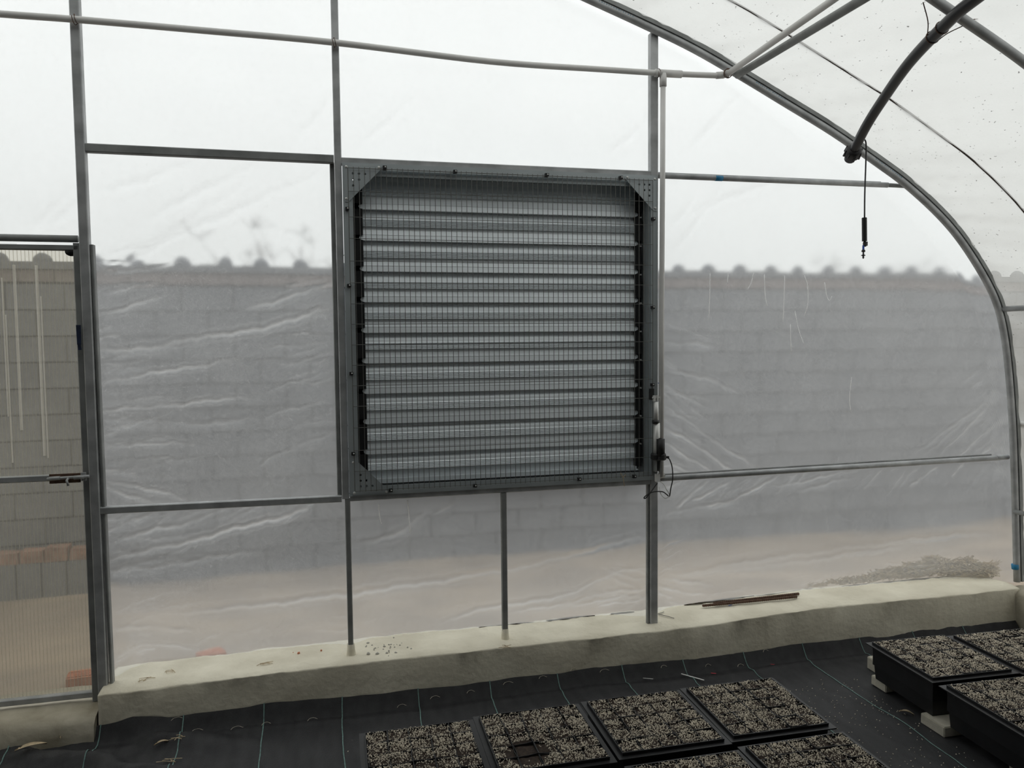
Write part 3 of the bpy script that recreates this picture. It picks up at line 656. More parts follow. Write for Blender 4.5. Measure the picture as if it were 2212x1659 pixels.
c = ml(1868, 527); MB().lathe(c, [(.005, -.012), (.008, -.009), (.008, .006), (.004, .013)], n=8).box(tuple(c+Vector((.002, -.004, -.008))), tuple(c+Vector((.012, .004, .01)))).build('check_valve', 'black', t)
c = ml(1865, 535); MB().lathe(c, [(.0045, -.012), (.0045, .01)], n=8).build('coupling', 'bluebag', t)
c = ml(1865, 545); MB().lathe(c, [(.002, -.028), (.004, -.024), (.004, -.016), (.009, -.015), (.009, -.012), (.004, -.010), (.003, .0), (.008, .002), (.008, .008), (.005, .012)], n=10).build('nozzle', 'blackpipe', t)

# ------------------------------------------------------------------ door at the left
door = link('door_1', None, None, (-.955, .0, .12), kind='structure', label='polycarbonate sliding door in a grey metal frame')
D = lambda x, z: (x+.955, z-.12)
MB().sweep([(-.004, .03, -.015), (-.004, .03, 1.77)], rsq(.026, .03), (0, 1, 0)).build('frame_stile', 'galvdark', door)
MB().sweep([(-1.0, .03, 0), (-1.0, .03, 1.76)], rsq(.026, .03), (0, 1, 0)).build('frame_stile', 'galvdark', door)
MB().sweep([(-1.01, .028, 1.752), (.0, .028, 1.752)], rsq(.026, .020)).build('frame_rail', 'galvdark', door)
MB().sweep([(-1.0, .03, .012), (-.005, .03, .012)], rsq(.026, .024)).build('frame_rail', 'galv', door)
zl = at(90, 1034, .0).z-.12; MB().sweep([(-1.0, .012, zl), (-.10, .012, zl)], rsq(.022, .024)).build('lock_rail', 'galv', door)
mb = MB()
for y in (.036, .044): mb.add([(-1.0, y, 0.01), (-.01, y, .01), (-.01, y, 1.752), (-1.0, y, 1.752)], [(0, 1, 2, 3)])
pan = mb.build('polycarbonate_panel', 'poly', door)
mb = MB()
for k in range(76):
    x = -.995+k*.013; mb.add([(x, .0365, .01), (x, .0435, .01), (x, .0435, 1.76), (x, .0365, 1.76)], [(0, 1, 2, 3)])
mb.build('flute_web', 'polyweb', pan, kind='stuff')
for px, w_, y0, y1 in ((30, .0045, 572, 930), (78, .0048, 573, 985), (12, .002, 680, 1000), (4, .0025, 600, 900), (88, .002, 640, 990)):
    a, b = at(px, y0, .04), at(px+8*(y1-y0)/400, y1, .04); x = a.x+.955
    MB().box((x-w_, .038, b.z-.12), (x+w_, .0425, a.z-.12)).build('clouded_flute', 'limescale', pan, label='clouded white flute')
MB().lathe((-.03+.0, .03, 1.738), [(.016, -.012), (.016, .012)], (0, 1, 0), 12).build('roller', 'black', door, True)
bolt = MB(); bx0, bx1 = at(105, 1034, -.01).x+.955, at(180, 1030, -.01).x+.955; bz = at(140, 1034, -.01).z-.12
bolt.box((bx0, -.004, bz-.018), (bx1-.012, 0, bz+.018)); bt = bolt.build('bolt_plate', 'rust', door)
mb = MB().tube([(bx0-.004, -.014, bz+.002), (bx1+.022, -.014, bz+.006)], .0058, 10); mb.tube([(bx0+.07, -.014, bz+.003), (bx0+.068, -.03, bz-.004), (bx0+.074, -.034, bz-.024)], .0045, 8)
mb.build('sliding_bolt', 'galv', bt, True)
for x_, w_ in ((bx0+.004, .036), (bx0+.088, .036)):
    mb = MB().sweep([(x_, -.014, bz+.003), (x_+w_, -.014, bz+.004)], [(.0075*math.cos(a), .0075*math.sin(a)) for a in np.linspace(0, 2*math.pi, 13)[:-1]]); mb.build('bolt_sleeve', 'galv', bt, True)
MB().box((bx1-.008, -.010, bz-.012), (bx1+.008, 0, bz+.02)).build('bolt_keeper', 'galv', bt)
tube_thing('door_track_pipe', [(-2.6, .022, 1.906), (-.955, .022, 1.906)], .0135, 'galvdark', 'round grey track pipe above the polycarbonate door', 'pipe')
t = thing('film_strip_bar', 'dark metal bar holding the film edge beside the door post', 'bar', (-.900, .025, .165)); 
MB().sweep([(0, 0, 0), (-.006, 0, 1.72)], rsq(.012, .03), (0, 1, 0)).build('bar', 'galvdark', t)
c = at(176, 722, -.002); mb = MB().box((-.965, -.006, c.z-.04), (-.951, .0, c.z+.035)).box((-.963, -.007, c.z-.06), (-.952, -.001, c.z-.04)); mb.v = [(x+.003*fbm(x*40, z*30, 0), y, z) for x, y, z in mb.v]
mb.build('tape_scrap', 'navy', None, label='scrap of dark blue tape stuck on the door frame edge', category='tape')

# ------------------------------------------------------------------ louver shutter
LX0, LX1, LZ0, LZ1 = .032, 1.401, .866, 2.230
lv = thing('louver_shutter', 'big square galvanised louver shutter behind a wire guard', 'louver', (0, 0, 0))
IX0, IX1, IZ0, IZ1 = .072, 1.371, .902, 2.182
fr = MB()
fr.box((LX0, -.008, IZ1+.02), (LX1, -.001, LZ1)); fr.box((LX0, -.008, LZ0), (LX1, -.001, IZ0-.018)); fr.box((LX0, -.008, IZ0-.018), (IX0, -.001, IZ1+.02)); fr.box((IX1, -.008, IZ0-.018), (LX1, -.001, IZ1+.02))
fr.build('flange', 'flange', lv)
ch = MB()
ch.box((IX0-.004, .0, IZ0-.018), (IX0, .155, IZ1+.02)); ch.box((IX1, .0, IZ0-.018), (IX1+.004, .155, IZ1+.02))
ch.box((IX0, .005, IZ1), (IX1, .012, IZ1+.022)); ch.box((IX0, .005, IZ0-.02), (IX1, .012, IZ0)); ch.box((IX0, .012, IZ1+.016), (IX1, .155, IZ1+.02)); ch.box((IX0, .012, IZ0-.02), (IX1, .155, IZ0-.016))
ch.build('inner_channel', 'flange', lv)
# slats: one pressed profile, tucked behind the lip above
P_ = [(-.014, .100), (.006, .097), (.014, .092), (.022, .0875), (.032, .084)]
for k in range(5):
    z = .033+.0062*k; P_ += [(z, .0835), (z+.0047, .0800), (z+.0051, .0825)]
P_ += [(.0645, .0835), (.067, .0915), (.077, .0905), (.088, .087), (.0975, .0835), (.0985, .085), (.110, .0815), (.1215, .078), (.1235, .0785), (.1235, .094)]
def slat(x0, x1, cut=None):
    mb = MB(); pr = P_ if cut is None else [q for q in P_ if q[0] <= cut]
    n = len(pr); mb.v = [(x, y, -z) for x in (x0, x1) for z, y in pr]; mb.f = [(i, i+1, n+i+1, n+i) for i in range(n-1)]
    if cut is None:
        for xa, s_ in ((x0, -1), (x1, 1)):
            mb.add([(xa, .083, -.1), (xa+s_*.009, .083, -.103), (xa+s_*.012, .082, -.110), (xa+s_*.009, .080, -.117), (xa, .079, -.1205)], [(0, 1, 2, 3, 4)])
    return mb.mesh('slat', M['slat'])
SX0, SX1 = .108, 1.334; sm = slat(SX0, SX1); PITCH_S = .1293
for i in range(9): link('slat', sm, lv, (0, 0, 2.182-i*PITCH_S))
link('slat', slat(SX0, SX1, .07), lv, (0, 0, 2.182-9*PITCH_S))
MB().box((SX0, .098, .905), (SX1, .112, .955)).box((SX0, .07, .9), (SX1, .10, .918)).build('sill_channel', 'slat', lv)
MB().box((SX0-.03, .098, 2.176), (SX1+.03, .15, 2.20)).build('head_channel', 'slat', lv)
MB().box((IX0, .150, IZ0-.01), (IX1, .156, IZ1+.01)).build('light_stop_panel', 'black', lv)  # unseen black sheet added behind the slats to stop light leaking
for i in range(10):
    zt = 2.182-i*PITCH_S
    z1 = min(zt+.03-.0, 2.172) if i == 0 else zt+.008; z0 = max(zt-.1, .905)
    if i == 0: z1 = 2.17
    for xa, xb in ((IX0+.002, SX0+.004), (SX1-.004, SX1+.024)):
        MB().box((xa, .072, z0), (xb, .135, z1)).build('side_seal', 'black', lv)
    if 0 < i: MB().lathe((SX1+.018, .066, zt+.004), [(.0035, -.004), (.0035, .006)], (0, 1, 0), 8).build('pivot_pin', 'rivet', lv)
# corner plates with holes and rivets
def gusset(cx, cz, sx, sz):
    L1 = .148; m_ = .018; f_ = lambda u, v: (cx+sx*u, cz+sz*v)
    poly = [f_(0, 0), f_(L1, 0), f_(L1, .012), f_(.012+.006, L1-.004), f_(.012, L1), f_(0, L1)]
    if sx*sz < 0: poly = poly[::-1]
    holes = [(*f_(u, v), .005) for u, v in ((.034, .034), (.058, .034), (.082, .034), (.034, .058), (.058, .058), (.034, .082))]
    g = MB().plate(poly, -.0115, -.0085, holes).build('corner_plate', 'flange', lv)
    for u, v in ((.008, .008), (.138, .006), (.006, .136)):
        x, z = f_(u, v); MB().lathe((x, -.0115, z), [(.0055, 0), (.005, .0025), (.0025, .004)], (0, -1, 0), 10).build('rivet', 'rivet', g)
gusset(LX0+.008, LZ1-.010, 1, -1); gusset(LX1-.006, LZ1-.008, -1, -1); gusset(LX0+.012, LZ0+.006, 1, 1)
MB().lathe((1.392, -.009, .882), [(.0055, 0), (.005, .0025), (.0025, .004)], (0, -1, 0), 10).build('rivet', 'rivet', lv)
# wire guard
gx0, gx1, gz0, gz1, gy = .054, 1.374, .889, 2.206, -.019
wg = MB().tube([(gx0, gy, gz0), (gx0, gy, gz1)], .0016, 6, (0, 1, 0)).tube([(gx1, gy, gz0), (gx1, gy, gz1)], .0016, 6, (0, 1, 0)).tube([(gx0, gy, gz0), (gx1, gy, gz0)], .0016, 6).tube([(gx0, gy, gz1), (gx1, gy, gz1)], .0016, 6).build('wire_guard', 'wire', lv)
vm = MB().tube([(0, gy-.002, gz0-.004), (0, gy-.002, gz1+.005)], .00125, 5, (0, 1, 0)).mesh('wire', M['wire']); hm = MB().tube([(gx0, gy, 0), (gx1, gy, 0)], .00125, 5).mesh('wire', M['wire'])
for k in range(1, 60): link('wire', vm, wg, (gx0+(gx1-gx0)*k/60, 0, 0))
for z in (2.113, 2.010, 1.924, 1.833, 1.745, 1.660, 1.577, 1.493, 1.409, 1.325, 1.240, 1.152, 1.058, .972): link('wire', hm, wg, (0, 0, z))
for q in ((831, 362), (983, 371), (1181, 378), (1341, 384), (750, 451), (754, 617), (759, 807), (763, 980), (1411, 473), (1410, 664), (1409, 831), (844, 1059), (1026, 1049), (1251, 1035), (1370, 1029)):
    c = at(*q, -.016)
    cl = MB().box((c.x-.0075, -.0245, c.z-.0065), (c.x+.0075, -.0085, c.z+.0065)).build('clip', 'black', lv)
    MB().lathe((c.x+.002, -.0245, c.z+.001), [(.0032, 0), (.0028, .002), (.001, .003)], (0, -1, 0), 8).build('screw', 'rivet', cl)

# actuator on the right of the louver
AY = -.048
ac = thing('linear_actuator', 'pale linear actuator with black motor at the lower right of the louver', 'actuator', tuple(at(1418, 1000, AY)))
A0 = ac.location.copy()
def al(x, y, dy=0): return at(x, y, AY)-A0+Vector((0, dy, 0))
MB().tube([al(1417, 868), al(1417, 910)], .0105, 14, (0, 1, 0)).build('inner_tube', 'aluminium', ac, True)
MB().tube([al(1416, 908), al(1416, 915)], .0155, 14, (0, 1, 0)).build('collar', 'black', ac, True)
MB().tube([al(1418.5, 914), al(1418, 985)], .0145, 14, (0, 1, 0)).build('outer_tube', 'aluminium', ac, True)
c = al(1416.5, 862); MB().box((c.x-.011, -.008, c.z-.010), (c.x-.003, .008, c.z+.016)).box((c.x+.003, -.008, c.z-.010), (c.x+.011, .008, c.z+.016)).tube([(c.x-.016, 0, c.z+.006), (c.x+.016, 0, c.z+.006)], .004, 8).build('rod_clevis', 'white', ac)
c = al(1413, 850); MB().box((c.x-.009, .02, c.z-.03), (c.x+.009, .036, c.z+.02)).build('arm_slot', 'black', ac)
MB().tube([al(1424, 947, -.014), al(1424, 984, -.014)], .019, 16, (0, 1, 0)).tube([al(1424, 945.5, -.014), al(1424, 948, -.014)], .008, 10, (0, 1, 0)).build('motor', 'black', ac, True)
c0, c1 = al(1405, 992), al(1436, 979); MB().lathe((al(1416, 988).x, 0, c0.z), [(.018, -.004), (.022, 0), (.022, .02), (.018, .027)], n=14).lathe((al(1426, 986).x, -.014, c0.z), [(.016, -.004), (.021, 0), (.021, .02), (.018, .027)], n=14).box((al(1430, 985).x, -.022, c0.z+.004), (al(1441, 985).x, -.008, c0.z+.013)).build('gearbox', 'black', ac)
c0, c1 = al(1417, 1020), al(1427, 995); MB().box((c0.x, -.004, c0.z), (c0.x+.003, .04, c1.z)).box((c1.x-.003, -.004, c0.z), (c1.x, .04, c1.z)).box((c0.x, .034, c0.z-.01), (c1.x, .04, c1.z)).build('mount_bracket', 'galvdark', ac)
cab = catmull([at(x, y, AY-.01+dy) for x, y, dy in ((1438, 988, 0), (1446, 992, 0), (1452, 1010, 0), (1453, 1035, 0), (1449, 1055, .0), (1446, 1072, .01), (1440, 1068, .015), (1430, 1062, .02), (1410, 1063, .02), (1395, 1071, .02), (1391, 1076, .02), (1396, 1075, .02), (1408, 1060, .03), (1420, 1044, .05))], 6)
t = thing('power_cable', 'thin black cable looping under the actuator', 'cable', tuple(cab[0])); MB().tube([p-cab[0] for p in cab], .0026, 8).build('cable', 'black', t, True)
cab2 = catmull([at(x, y, AY+dy) for x, y, dy in ((1426, 1040, .02), (1434, 1046, .01), (1440, 1058, 0), (1444, 1064, 0), (1446, 1071, 0), (1437, 1076, 0), (1428, 1068, .01), (1424, 1052, .03))], 6)
t = thing('power_cable', 'thin white wire hanging under the actuator', 'cable', tuple(cab2[0])); MB().tube([p-cab2[0] for p in cab2], .0022, 8).build('cable', 'white', t, True)
c = at(1420, 1030, -.03); t = thing('white_clip', 'white plastic saddle wrapped round the pipe joint below the actuator', 'clip', tuple(c))
MB().box((-.008, -.004, -.022), (.012, .012, .012)).tube([(.01, .03, .0), (.045, .03, .003)], .0150, 10).build('saddle', 'white', t)
c = at(1424, 830, -.01); t = thing('blue_tie', 'tiny blue plastic tie sticking out beside the louver', 'tie', (c.x, -.015, c.z)); MB().tube([(-.008, 0, .006), (.004, -.002, .002), (.01, -.002, .002), (.011, -.002, -.006)], .0022, 6).build('strip', 'bluebag', t, True)
c = at(1346, 1036, -.03); t = thing('dead_twig', 'dry brown twig caught in the lower edge of the wire guard', 'twig', tuple(c))
for a in (((-.012, 0, .03), (0, 0, .01), (.006, 0, -.03)), ((-.006, -.004, .02), (.004, 0, -.005)), ((.0, 0, .01), (.012, 0, .022))): MB().tube(a, .0016, 5, (0, 1, 0)).build('twig', 'straw', t)

# ------------------------------------------------------------------ plant trays
TW, TP = .353, .0706
def tray_body():
    mb = MB(); a = TW/2; b = a-.012; zt = .158
    sides = [(-a, -a), (a, -a), (a, a), (-a, a)]; low = [(-b, -b), (b, -b), (b, b), (-b, b)]
    mb.add([(x, y, 0) for x, y in low]+[(x, y, zt) for x, y in sides], [(0, 1, 5, 4), (1, 2, 6, 5), (2, 3, 7, 6), (3, 0, 4, 7), (3, 2, 1, 0)])
    i_ = a-.003
    mb.add([(x*i_/a, y*i_/a, zt) for x, y in sides]+[(x*i_/a, y*i_/a, .06) for x, y in sides]+[(x, y, zt) for x, y in sides], [(0, 4, 5, 1), (1, 5, 6, 2), (2, 6, 7, 3), (3, 7, 4, 0), (0, 1, 9, 8), (1, 2, 10, 9), (2, 3, 11, 10), (3, 0, 8, 11)])
    r = a+.018; zr = zt-.014   # rim flange below the top edge
    for x0, y0, x1, y1 in ((-r, -r, r, -a), (-r, a, r, r), (-r, -a, -a, a), (a, -a, r, a)): mb.box((x0, y0, zr), (x1, y1, zr+.004))
    return mb.mesh('tray_body', M['tray'])
def pot_mesh(seed):
    rs = random.Random(seed); mb = MB(); h = TP/2-.0020; w = .0009
    z = [.0062+rs.uniform(-.0045, .0035) for _ in range(4)]
    for k, (a, b) in enumerate((((-h, -h), (h, -h)), ((h, -h), (h, h)), ((h, h), (-h, h)), ((-h, h), (-h, -h)))):
        n = Vector((-(b[1]-a[1]), b[0]-a[0], 0)).normalized()*w; za, zb = z[k], z[(k+1) % 4]; bow = rs.uniform(-.0035, .0035)
        A, B = Vector((*a, 0)), Vector((*b, 0)); C = (A+B)/2+n/w*bow; zm = (za+zb)/2-.001
        mb.sweep([A+Vector((0, 0, -.045+za)), ], [(0, 0)]) if False else None
        v = []
        for Q, zz in ((A, za), (C, zm), (B, zb)): v += [Q-n+Vector((0, 0, -.03)), Q-n+Vector((0, 0, zz)), Q+n+Vector((0, 0, zz)), Q+n+Vector((0, 0, -.03))]
        mb.add(v, [(0, 4, 5, 1), (1, 5, 6, 2), (2, 6, 7, 3), (4, 8, 9, 5), (5, 9, 10, 6), (6, 10, 11, 7)])
    return mb.mesh('pot', M['tray'])
def soil_mesh(seed):
    mb = MB(); h = TP/2-.002; n = 9
    for j in range(n):
        for i in range(n):
            x = -h+2*h*i/(n-1); y = -h+2*h*j/(n-1); mb.v.append((x, y, .001+.004*fbm(x*40+seed*7, y*40, seed)-.004*(max(abs(x), abs(y))/h)**4))
    mb.f = [(j*n+i, j*n+i+1, (j+1)*n+i+1, (j+1)*n+i) for j in range(n-1) for i in range(n-1)]
    return mb.mesh('soil', M['soil'], True)
OCT = np.array([(1, 0, 0), (-1, 0, 0), (0, 1, 0), (0, -1, 0), (0, 0, 1), (0, 0, -1)], float); OF = np.array([(0, 2, 4), (2, 1, 4), (1, 3, 4), (3, 0, 4), (2, 0, 5), (1, 2, 5), (3, 1, 5), (0, 3, 5)])
def grains(pos, smin, smax, name, mat):
    n = len(pos); q = rng.normal(size=(n, 4)); q /= np.linalg.norm(q, axis=1)[:, None]
    w, x, y, z = q.T
    R = np.stack([1-2*(y*y+z*z), 2*(x*y-z*w), 2*(x*z+y*w), 2*(x*y+z*w), 1-2*(x*x+z*z), 2*(y*z-x*w), 2*(x*z-y*w), 2*(y*z+x*w), 1-2*(x*x+y*y)], -1).reshape(n, 3, 3)
    s = rng.uniform(smin, smax, (n, 1, 1))*rng.uniform(.7, 1.2, (n, 1, 3))
    v = np.einsum('nij,nkj->nki', R, OCT[None]*s)+pos[:, None, :]
    f = OF[None]+(np.arange(n)*6)[:, None, None]
    return np_mesh(name, v.reshape(-1, 3), f.reshape(-1, 3), mat, False)
def perlite_mesh(seed, bare=None):
    n = 8200; p = np.zeros((n, 3)); p[:, :2] = rng.uniform(-TW/2+.004, TW/2-.004, (n, 2))
    keep = np.ones(n, bool)
    for k in range(n):
        x, y = p[k, 0], p[k, 1]; u = ((x+TW/2) % TP)/TP-.5; v = ((y+TW/2) % TP)/TP-.5; e = max(abs(u), abs(v))*2
        d = .73+.8*fbm(x*26+seed*9, y*26, seed)+.35*fbm(x*7, y*7, seed+8)
        if e > .88: d -= .5+.6*fbm(x*9, y*9, seed+4)
        if bare and (x-bare[0])**2+(y-bare[1])**2 < bare[2]**2: d -= .72
        keep[k] = random.random() < d
        p[k, 2] = .0035-.002*e**4+.003*fbm(x*22, y*22, seed)+random.uniform(0, .0025)
    return grains(p[keep], .0013, .0026, 'perlite', M['perlite'])
body_me = tray_body(); TG = (TW-.010)/5
pots = [pot_mesh(k) for k in range(6)]; soils = [soil_mesh(k) for k in range(5)]
perl = [perlite_mesh(1), perlite_mesh(2), perlite_mesh(3, (-.07, -.09, .07))]
def tray(x0, yb, rz, var, label, z=.042):
    "x0: left edge, yb: back edge"
    c, s = math.cos(rz), math.sin(rz); ox, oy = TW/2, -TW/2
    t = thing('plant_tray', label, 'plant tray', (x0+c*ox-s*oy, yb+s*ox+c*oy, z), 'trays of pots filled with perlite mix'); t.rotation_euler = (0, 0, rz)
    link('tray_body', body_me, t)
    for j in range(5):
        for i in range(5):
            p = link('pot', random.choice(pots), t, ((i-2)*TG, (j-2)*TG, .1515+random.uniform(-.0015, .0015)), (random.uniform(-.02, .02), random.uniform(-.02, .02), random.choice((0, 1, 2, 3))*math.pi/2))
            link('soil', random.choice(soils), p)
    g = link('perlite', perl[var], t, (0, 0, .154), kind='stuff'); 
    if var < 2: g.rotation_euler = (0, 0, random.choice((0, 1, 2, 3))*math.pi/2)
    return t
tray(.057, -.668, .0, 0, 'leftmost tray of perlite-topped pots in the front row')
tray(.447, -.650, .0, 2, 'perlite tray with a bare dark soil patch, second from the left')
tray(.846, -.640, -.002, 1, 'darker perlite tray, third from the left in the front row')
tray(1.240, -.632, -.01, 0, 'fourth perlite tray from the left, at the right end of that row')
tray(.846, -1.066, .0, 1, 'perlite tray cut by the bottom edge, in front of the third tray')
tray(1.240, -1.050, .0, 0, 'perlite tray cut by the bottom edge, in front of the fourth tray')
RT = -.035
tray(2.200, -.436, RT, 1, 'raised deep tray at the back left of the right-hand group')
tray(2.590, -.462, RT, 0, 'raised deep tray at the back right of the right-hand group, against the frame edge')
tray(2.190, -.850, RT, 0, 'raised deep tray at the front of the right-hand group')
tray(2.580, -.862, RT, 1, 'raised deep tray at the front right of the right-hand group, mostly out of frame')
# pale bricks under the trays
def paver(x, y, sx, sy, label, rz=0, sz=.04):
    t = thing('support_brick', label, 'brick', (x, y, .001), 'pale bricks under the trays'); t.rotation_euler = (0, 0, rz)
    bm = bmesh.new(); bmesh.ops.create_cube(bm, size=1); bmesh.ops.scale(bm, vec=(sx, sy, sz), verts=bm.verts); bmesh.ops.translate(bm, vec=(0, 0, sz/2), verts=bm.verts)
    bmesh.ops.bevel(bm, geom=bm.edges[:], offset=.003, segments=2, affect='EDGES'); me = bpy.data.meshes.new('brick_body'); bm.to_mesh(me); bm.free(); me.materials.append(M['paver']); link('brick_body', me, t)
paver(2.245, -.80, .135, .118, 'pale brick sticking out under the seam of the two raised trays'); paver(2.27, -.455, .10, .09, 'pale brick under the back corner of the raised tray')
paver(2.325, -.30, .03, .06, 'small pale brick standing just behind the raised tray', 0, .055); paver(2.27, -1.16, .11, .12, 'pale brick at the bottom right corner under the front raised tray')
for k, (x, y) in enumerate([(.26, -.70), (.26, -.96), (.64, -.70), (.64, -.96), (1.04, -.70), (1.04, -.96), (1.42, -.70), (1.42, -.95), (1.04, -1.12), (1.04, -1.38), (1.42, -1.12), (1.42, -1.36), (2.78, -.53), (2.78, -.76), (2.77, -.95), (2.77, -1.16), (2.36, -.95)]):
    paver(x, y, .2, .06, 'pale support brick hidden beneath the trays')

# ------------------------------------------------------------------ small litter
n = 420; p = np.zeros((n, 3))
for k in range(n):
    if k < 300: x, y = random.uniform(1.66, 2.3), random.uniform(-1.25, -.35); x = x-.15*(y+.8)
    else: x, y = random.uniform(.0, 2.2), random.uniform(-1.2, -.3)
    p[k] = (x, y, floor_z(x, y)+.0015)
ok = [not (2.18 < a < 3.0 and b < -.43) for a, b, _ in p]
link('spilled_perlite', grains(p[np.array(ok)], .0016, .0032, 'spilled_perlite', M['perlite']), kind='stuff', label='spilled white perlite grains on the black mat', category='perlite')
# pale thread loops along the mat edge
for k, (px, py, w) in enumerate([(868, 1524, 20), (940, 1512, 22), (1017, 1502, 18), (1098, 1490, 24), (1173, 1480, 20), (1240, 1470, 18), (1306, 1465, 24), (1368, 1453, 18), (1434, 1451, 16), (1530, 1442, 16), (1600, 1437, 18), (1654, 1423, 16), (512, 1573, 24), (426, 1582, 22), (384, 1572, 24), (575, 1563, 18), (675, 1553, 20)]):
    c = atz(px, py, .012); c.z = floor_z(c.x, c.y)+.002
    wm = w*.0019; pts = [(-wm/2, -.004, 0), (-wm*.3, .003, .005), (wm*.1, .005, .007), (wm*.5, .002, .001)]
    t = thing('thread_loop', 'short pale thread loop on the mat near the curb', 'thread', tuple(c), 'thread loops along the mat edge')
    MB().tube(catmull(pts, 4), .0007, 5).build('thread', 'perlite', t)
def strip(name, pix, z, r, mat, label, cat, flat=1.0):
    pts = [atz(x, y, z) for x, y in pix]
    for q in pts: q.z = (floor_z(q.x, q.y)+(.012 if name == 'plastic_strip' else .005)) if z < .1 else curb_top(q.x)+.008
    o_ = pts[0].copy(); t = thing(name, label, cat, tuple(o_)); mb = MB(); rr = r
    mb.sweep([q-o_ for q in catmull(pts, 4)], [(rr, 0), (0, rr*flat), (-rr, 0), (0, -rr*flat)]); mb.build('strip', mat, t)
strip('plastic_strip', [(1472, 1446), (1521, 1460)], .03, .004, 'white', 'white plastic strip lying on the mat below the curb', 'strip', .4)
strip('plastic_strip', [(1389, 1455), (1411, 1458)], .03, .0022, 'white', 'short thin white strip on the mat left of the longer one', 'strip', .4)
strip('plastic_scrap', [(1449, 1417), (1459, 1415)], .05, .003, 'white', 'tiny white scrap at the foot of the curb', 'scrap', .4)
strip('plastic_scrap', [(1536, 1441), (1547, 1443)], .03, .004, 'red', 'red and white paper scrap on the mat by the curb', 'scrap', .4)
strip('plastic_scrap', [(1665, 1424), (1673, 1428)], .03, .003, 'red', 'small red scrap on the mat further right', 'scrap', .4)
strip('plastic_scrap', [(1574, 1314), (1581, 1312)], .2, .003, 'bluebag', 'tiny blue scrap on the curb beside the rusty rods', 'scrap', .4)
def leaf(px, py, z, L_, w, rz, label):
    c = atz(px, py, z); c.z = (floor_z(c.x, c.y) if z < .1 else curb_top(c.x))+.005
    t = thing('dry_leaf', label, 'leaf', tuple(c)); t.rotation_euler = (0, 0, rz); mb = MB(); n = 8
    for i in range(n+1):
        u = i/n; h = w*math.sin(math.pi*u**.8)*.5+.0006; z0 = .010*math.sin(u*3)
        mb.v += [(L_*(u-.5), -h, z0+.004), (L_*(u-.5), 0, z0), (L_*(u-.5), h, z0+.004), (L_*(u-.5), 0, z0-.0012)]
    mb.f = [(4*i+a, 4*i+b, 4*i+4+b, 4*i+4+a) for i in range(n) for a, b in ((0, 1), (1, 2), (2, 3), (3, 0))]
    mb.build('blade', 'straw', t, True)
leaf(68, 1636, .01, .10, .026, .25, 'pale dry leaf on the folded mat near the left edge'); leaf(130, 1605, .01, .06, .012, -1.2, 'narrow curled dry leaf by the door sill')
leaf(350, 1608, .01, .055, .012, .25, 'narrow dry leaf on the mat folds left of the trays'); leaf(1958, 1541, .005, .055, .014, -.9, 'brown dry leaf beside the raised tray')
def straws(pix, z, label, seed):
    rs = random.Random(seed); c = atz(*pix, z); c.z = (floor_z(c.x, c.y) if z < .1 else curb_top(c.x))+.006
    t = thing('straw_bits', label, 'straw', tuple(c))
    for k in range(4):
        a = rs.uniform(0, 3.1); l = rs.uniform(.015, .035); q = Vector((rs.uniform(-.02, .02), rs.uniform(-.01, .01), .001*k)); d = Vector((math.cos(a), math.sin(a)*.5, rs.uniform(-.05, .1)))*l
        MB().tube([q-d, q+Vector((0, 0, .003)), q+d], .0012, 5).build('stalk', 'straw', t)
straws((376, 1604), .01, 'crossed straw bits on the mat folds', 1); straws((371, 1640), .01, 'straw bits near the bottom edge left of the trays', 2)
straws((568, 1432), .19, 'small dry twig cluster on the curb top', 3); straws((310, 1466), .18, 'curled dry stalk on the left end of the curb', 4); straws((366, 1450), .18, 'thin dry stalk lying further right on the curb end', 5)
straws((1090, 1400), .19, 'root wisp on the curb at the foot of the middle leg', 6)
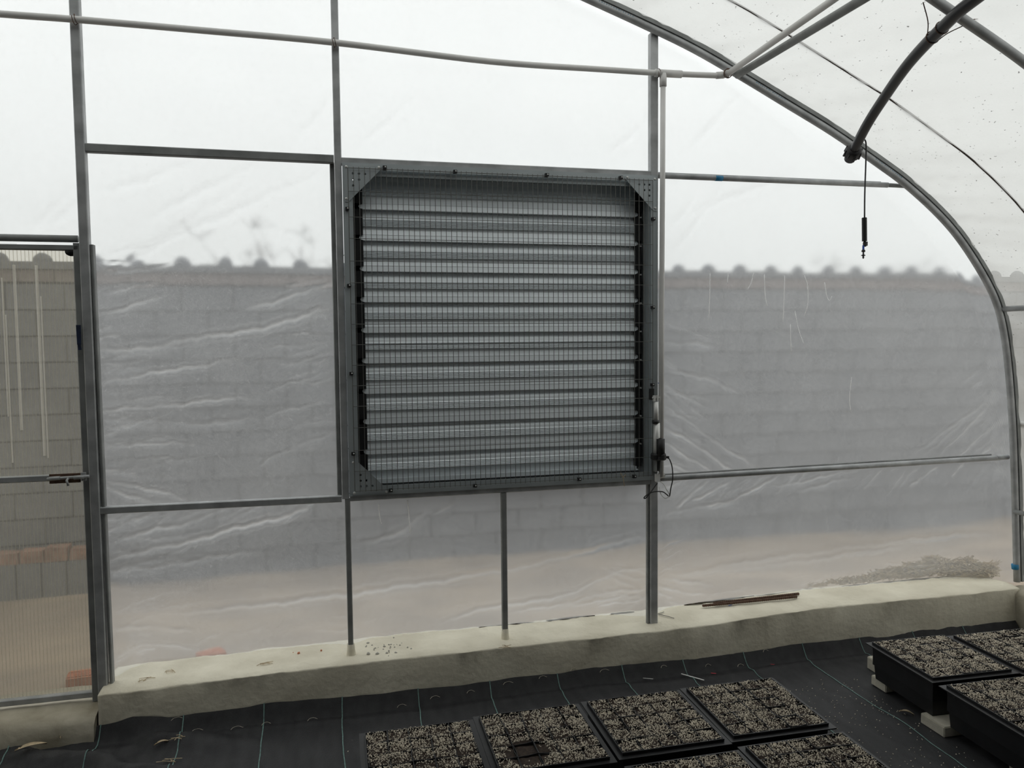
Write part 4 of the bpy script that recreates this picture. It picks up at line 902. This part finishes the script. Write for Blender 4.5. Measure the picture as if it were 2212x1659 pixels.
# crumbs on the curb
crumb = []
for j in range(3):
    bm = bmesh.new(); bmesh.ops.create_icosphere(bm, subdivisions=1, radius=1)
    for v in bm.verts: v.co *= 1+.35*noise.noise(v.co*1.7+Vector((j*5, 0, 0)))
    me = bpy.data.meshes.new('crumb'); bm.to_mesh(me); bm.free(); me.materials.append(M['stone']); crumb.append(me)
for k in range(34):
    px, py = random.gauss(832, 20), random.gauss(1399, 7)
    if k == 0: px, py = 796, 1413
    if k == 1: px, py = 815, 1413
    if k == 2: px, py = 795, 1391
    c = atz(px, py, .19); c.z = curb_top(c.x)+.003; s_ = random.uniform(.002, .0055) if k > 2 else .009
    ob = link('mortar_crumb', crumb[k % 3], None, c, (k, k*2, 0), label='grey mortar crumb scattered on the curb beside the thin left leg', category='crumb', group='mortar crumbs on the curb'); ob.scale = (s_,)*3
for k, (px, py, s_, lab) in enumerate([(645, 1410, .008, 'larger orange brick chip on the curb left of the thin leg'), (694, 1405, .006, 'smaller orange brick chip nearest the thin left leg'), (633, 1408, .003, 'tiny orange brick speck on the curb')]):
    me = crumb[k].copy(); me.materials[0] = M['brickorange']; c = atz(px, py, .19); c.z = curb_top(c.x)+.005
    ob = link('brick_chip', me, None, c, (k, 1, 2), label=lab, category='chip'); ob.scale = (s_, s_*.8, s_*.7)
# rusty rods on the curb
def rod(a, b, lab):
    a, b = Vector(a), Vector(b); t = thing('rusty_rod', lab, 'rod', tuple(a)); MB().tube([Vector((0, 0, 0)), b-a], .0062, 8).build('bar', 'rust', t, True)
    d = (b-a); mb = MB()
    for k in range(44):
        c = d*(k+.5)/44; mb.tube([c, c+d.normalized()*.003], .0070, 8)
    mb.build('ribs', 'rust', t, True)
rod((1.685, .100, .2175), (2.172, .063, .2315), 'front rusty ribbed rod lying on the curb'); rod((1.75, .112, .2195), (2.205, .096, .2325), 'rear rusty ribbed rod lying on the curb')
for k, (px, lab) in enumerate([(((1423, 1332), (1440, 1336), (1456, 1341)), 'black cable tie end on the curb right of the post foot'), (((1421, 1331), (1428, 1329), (1434, 1327)), 'short black cable tie stub at the post foot')]):
    strip('cable_tie', px, .19, .0026, 'black', lab, 'cable tie', .5)
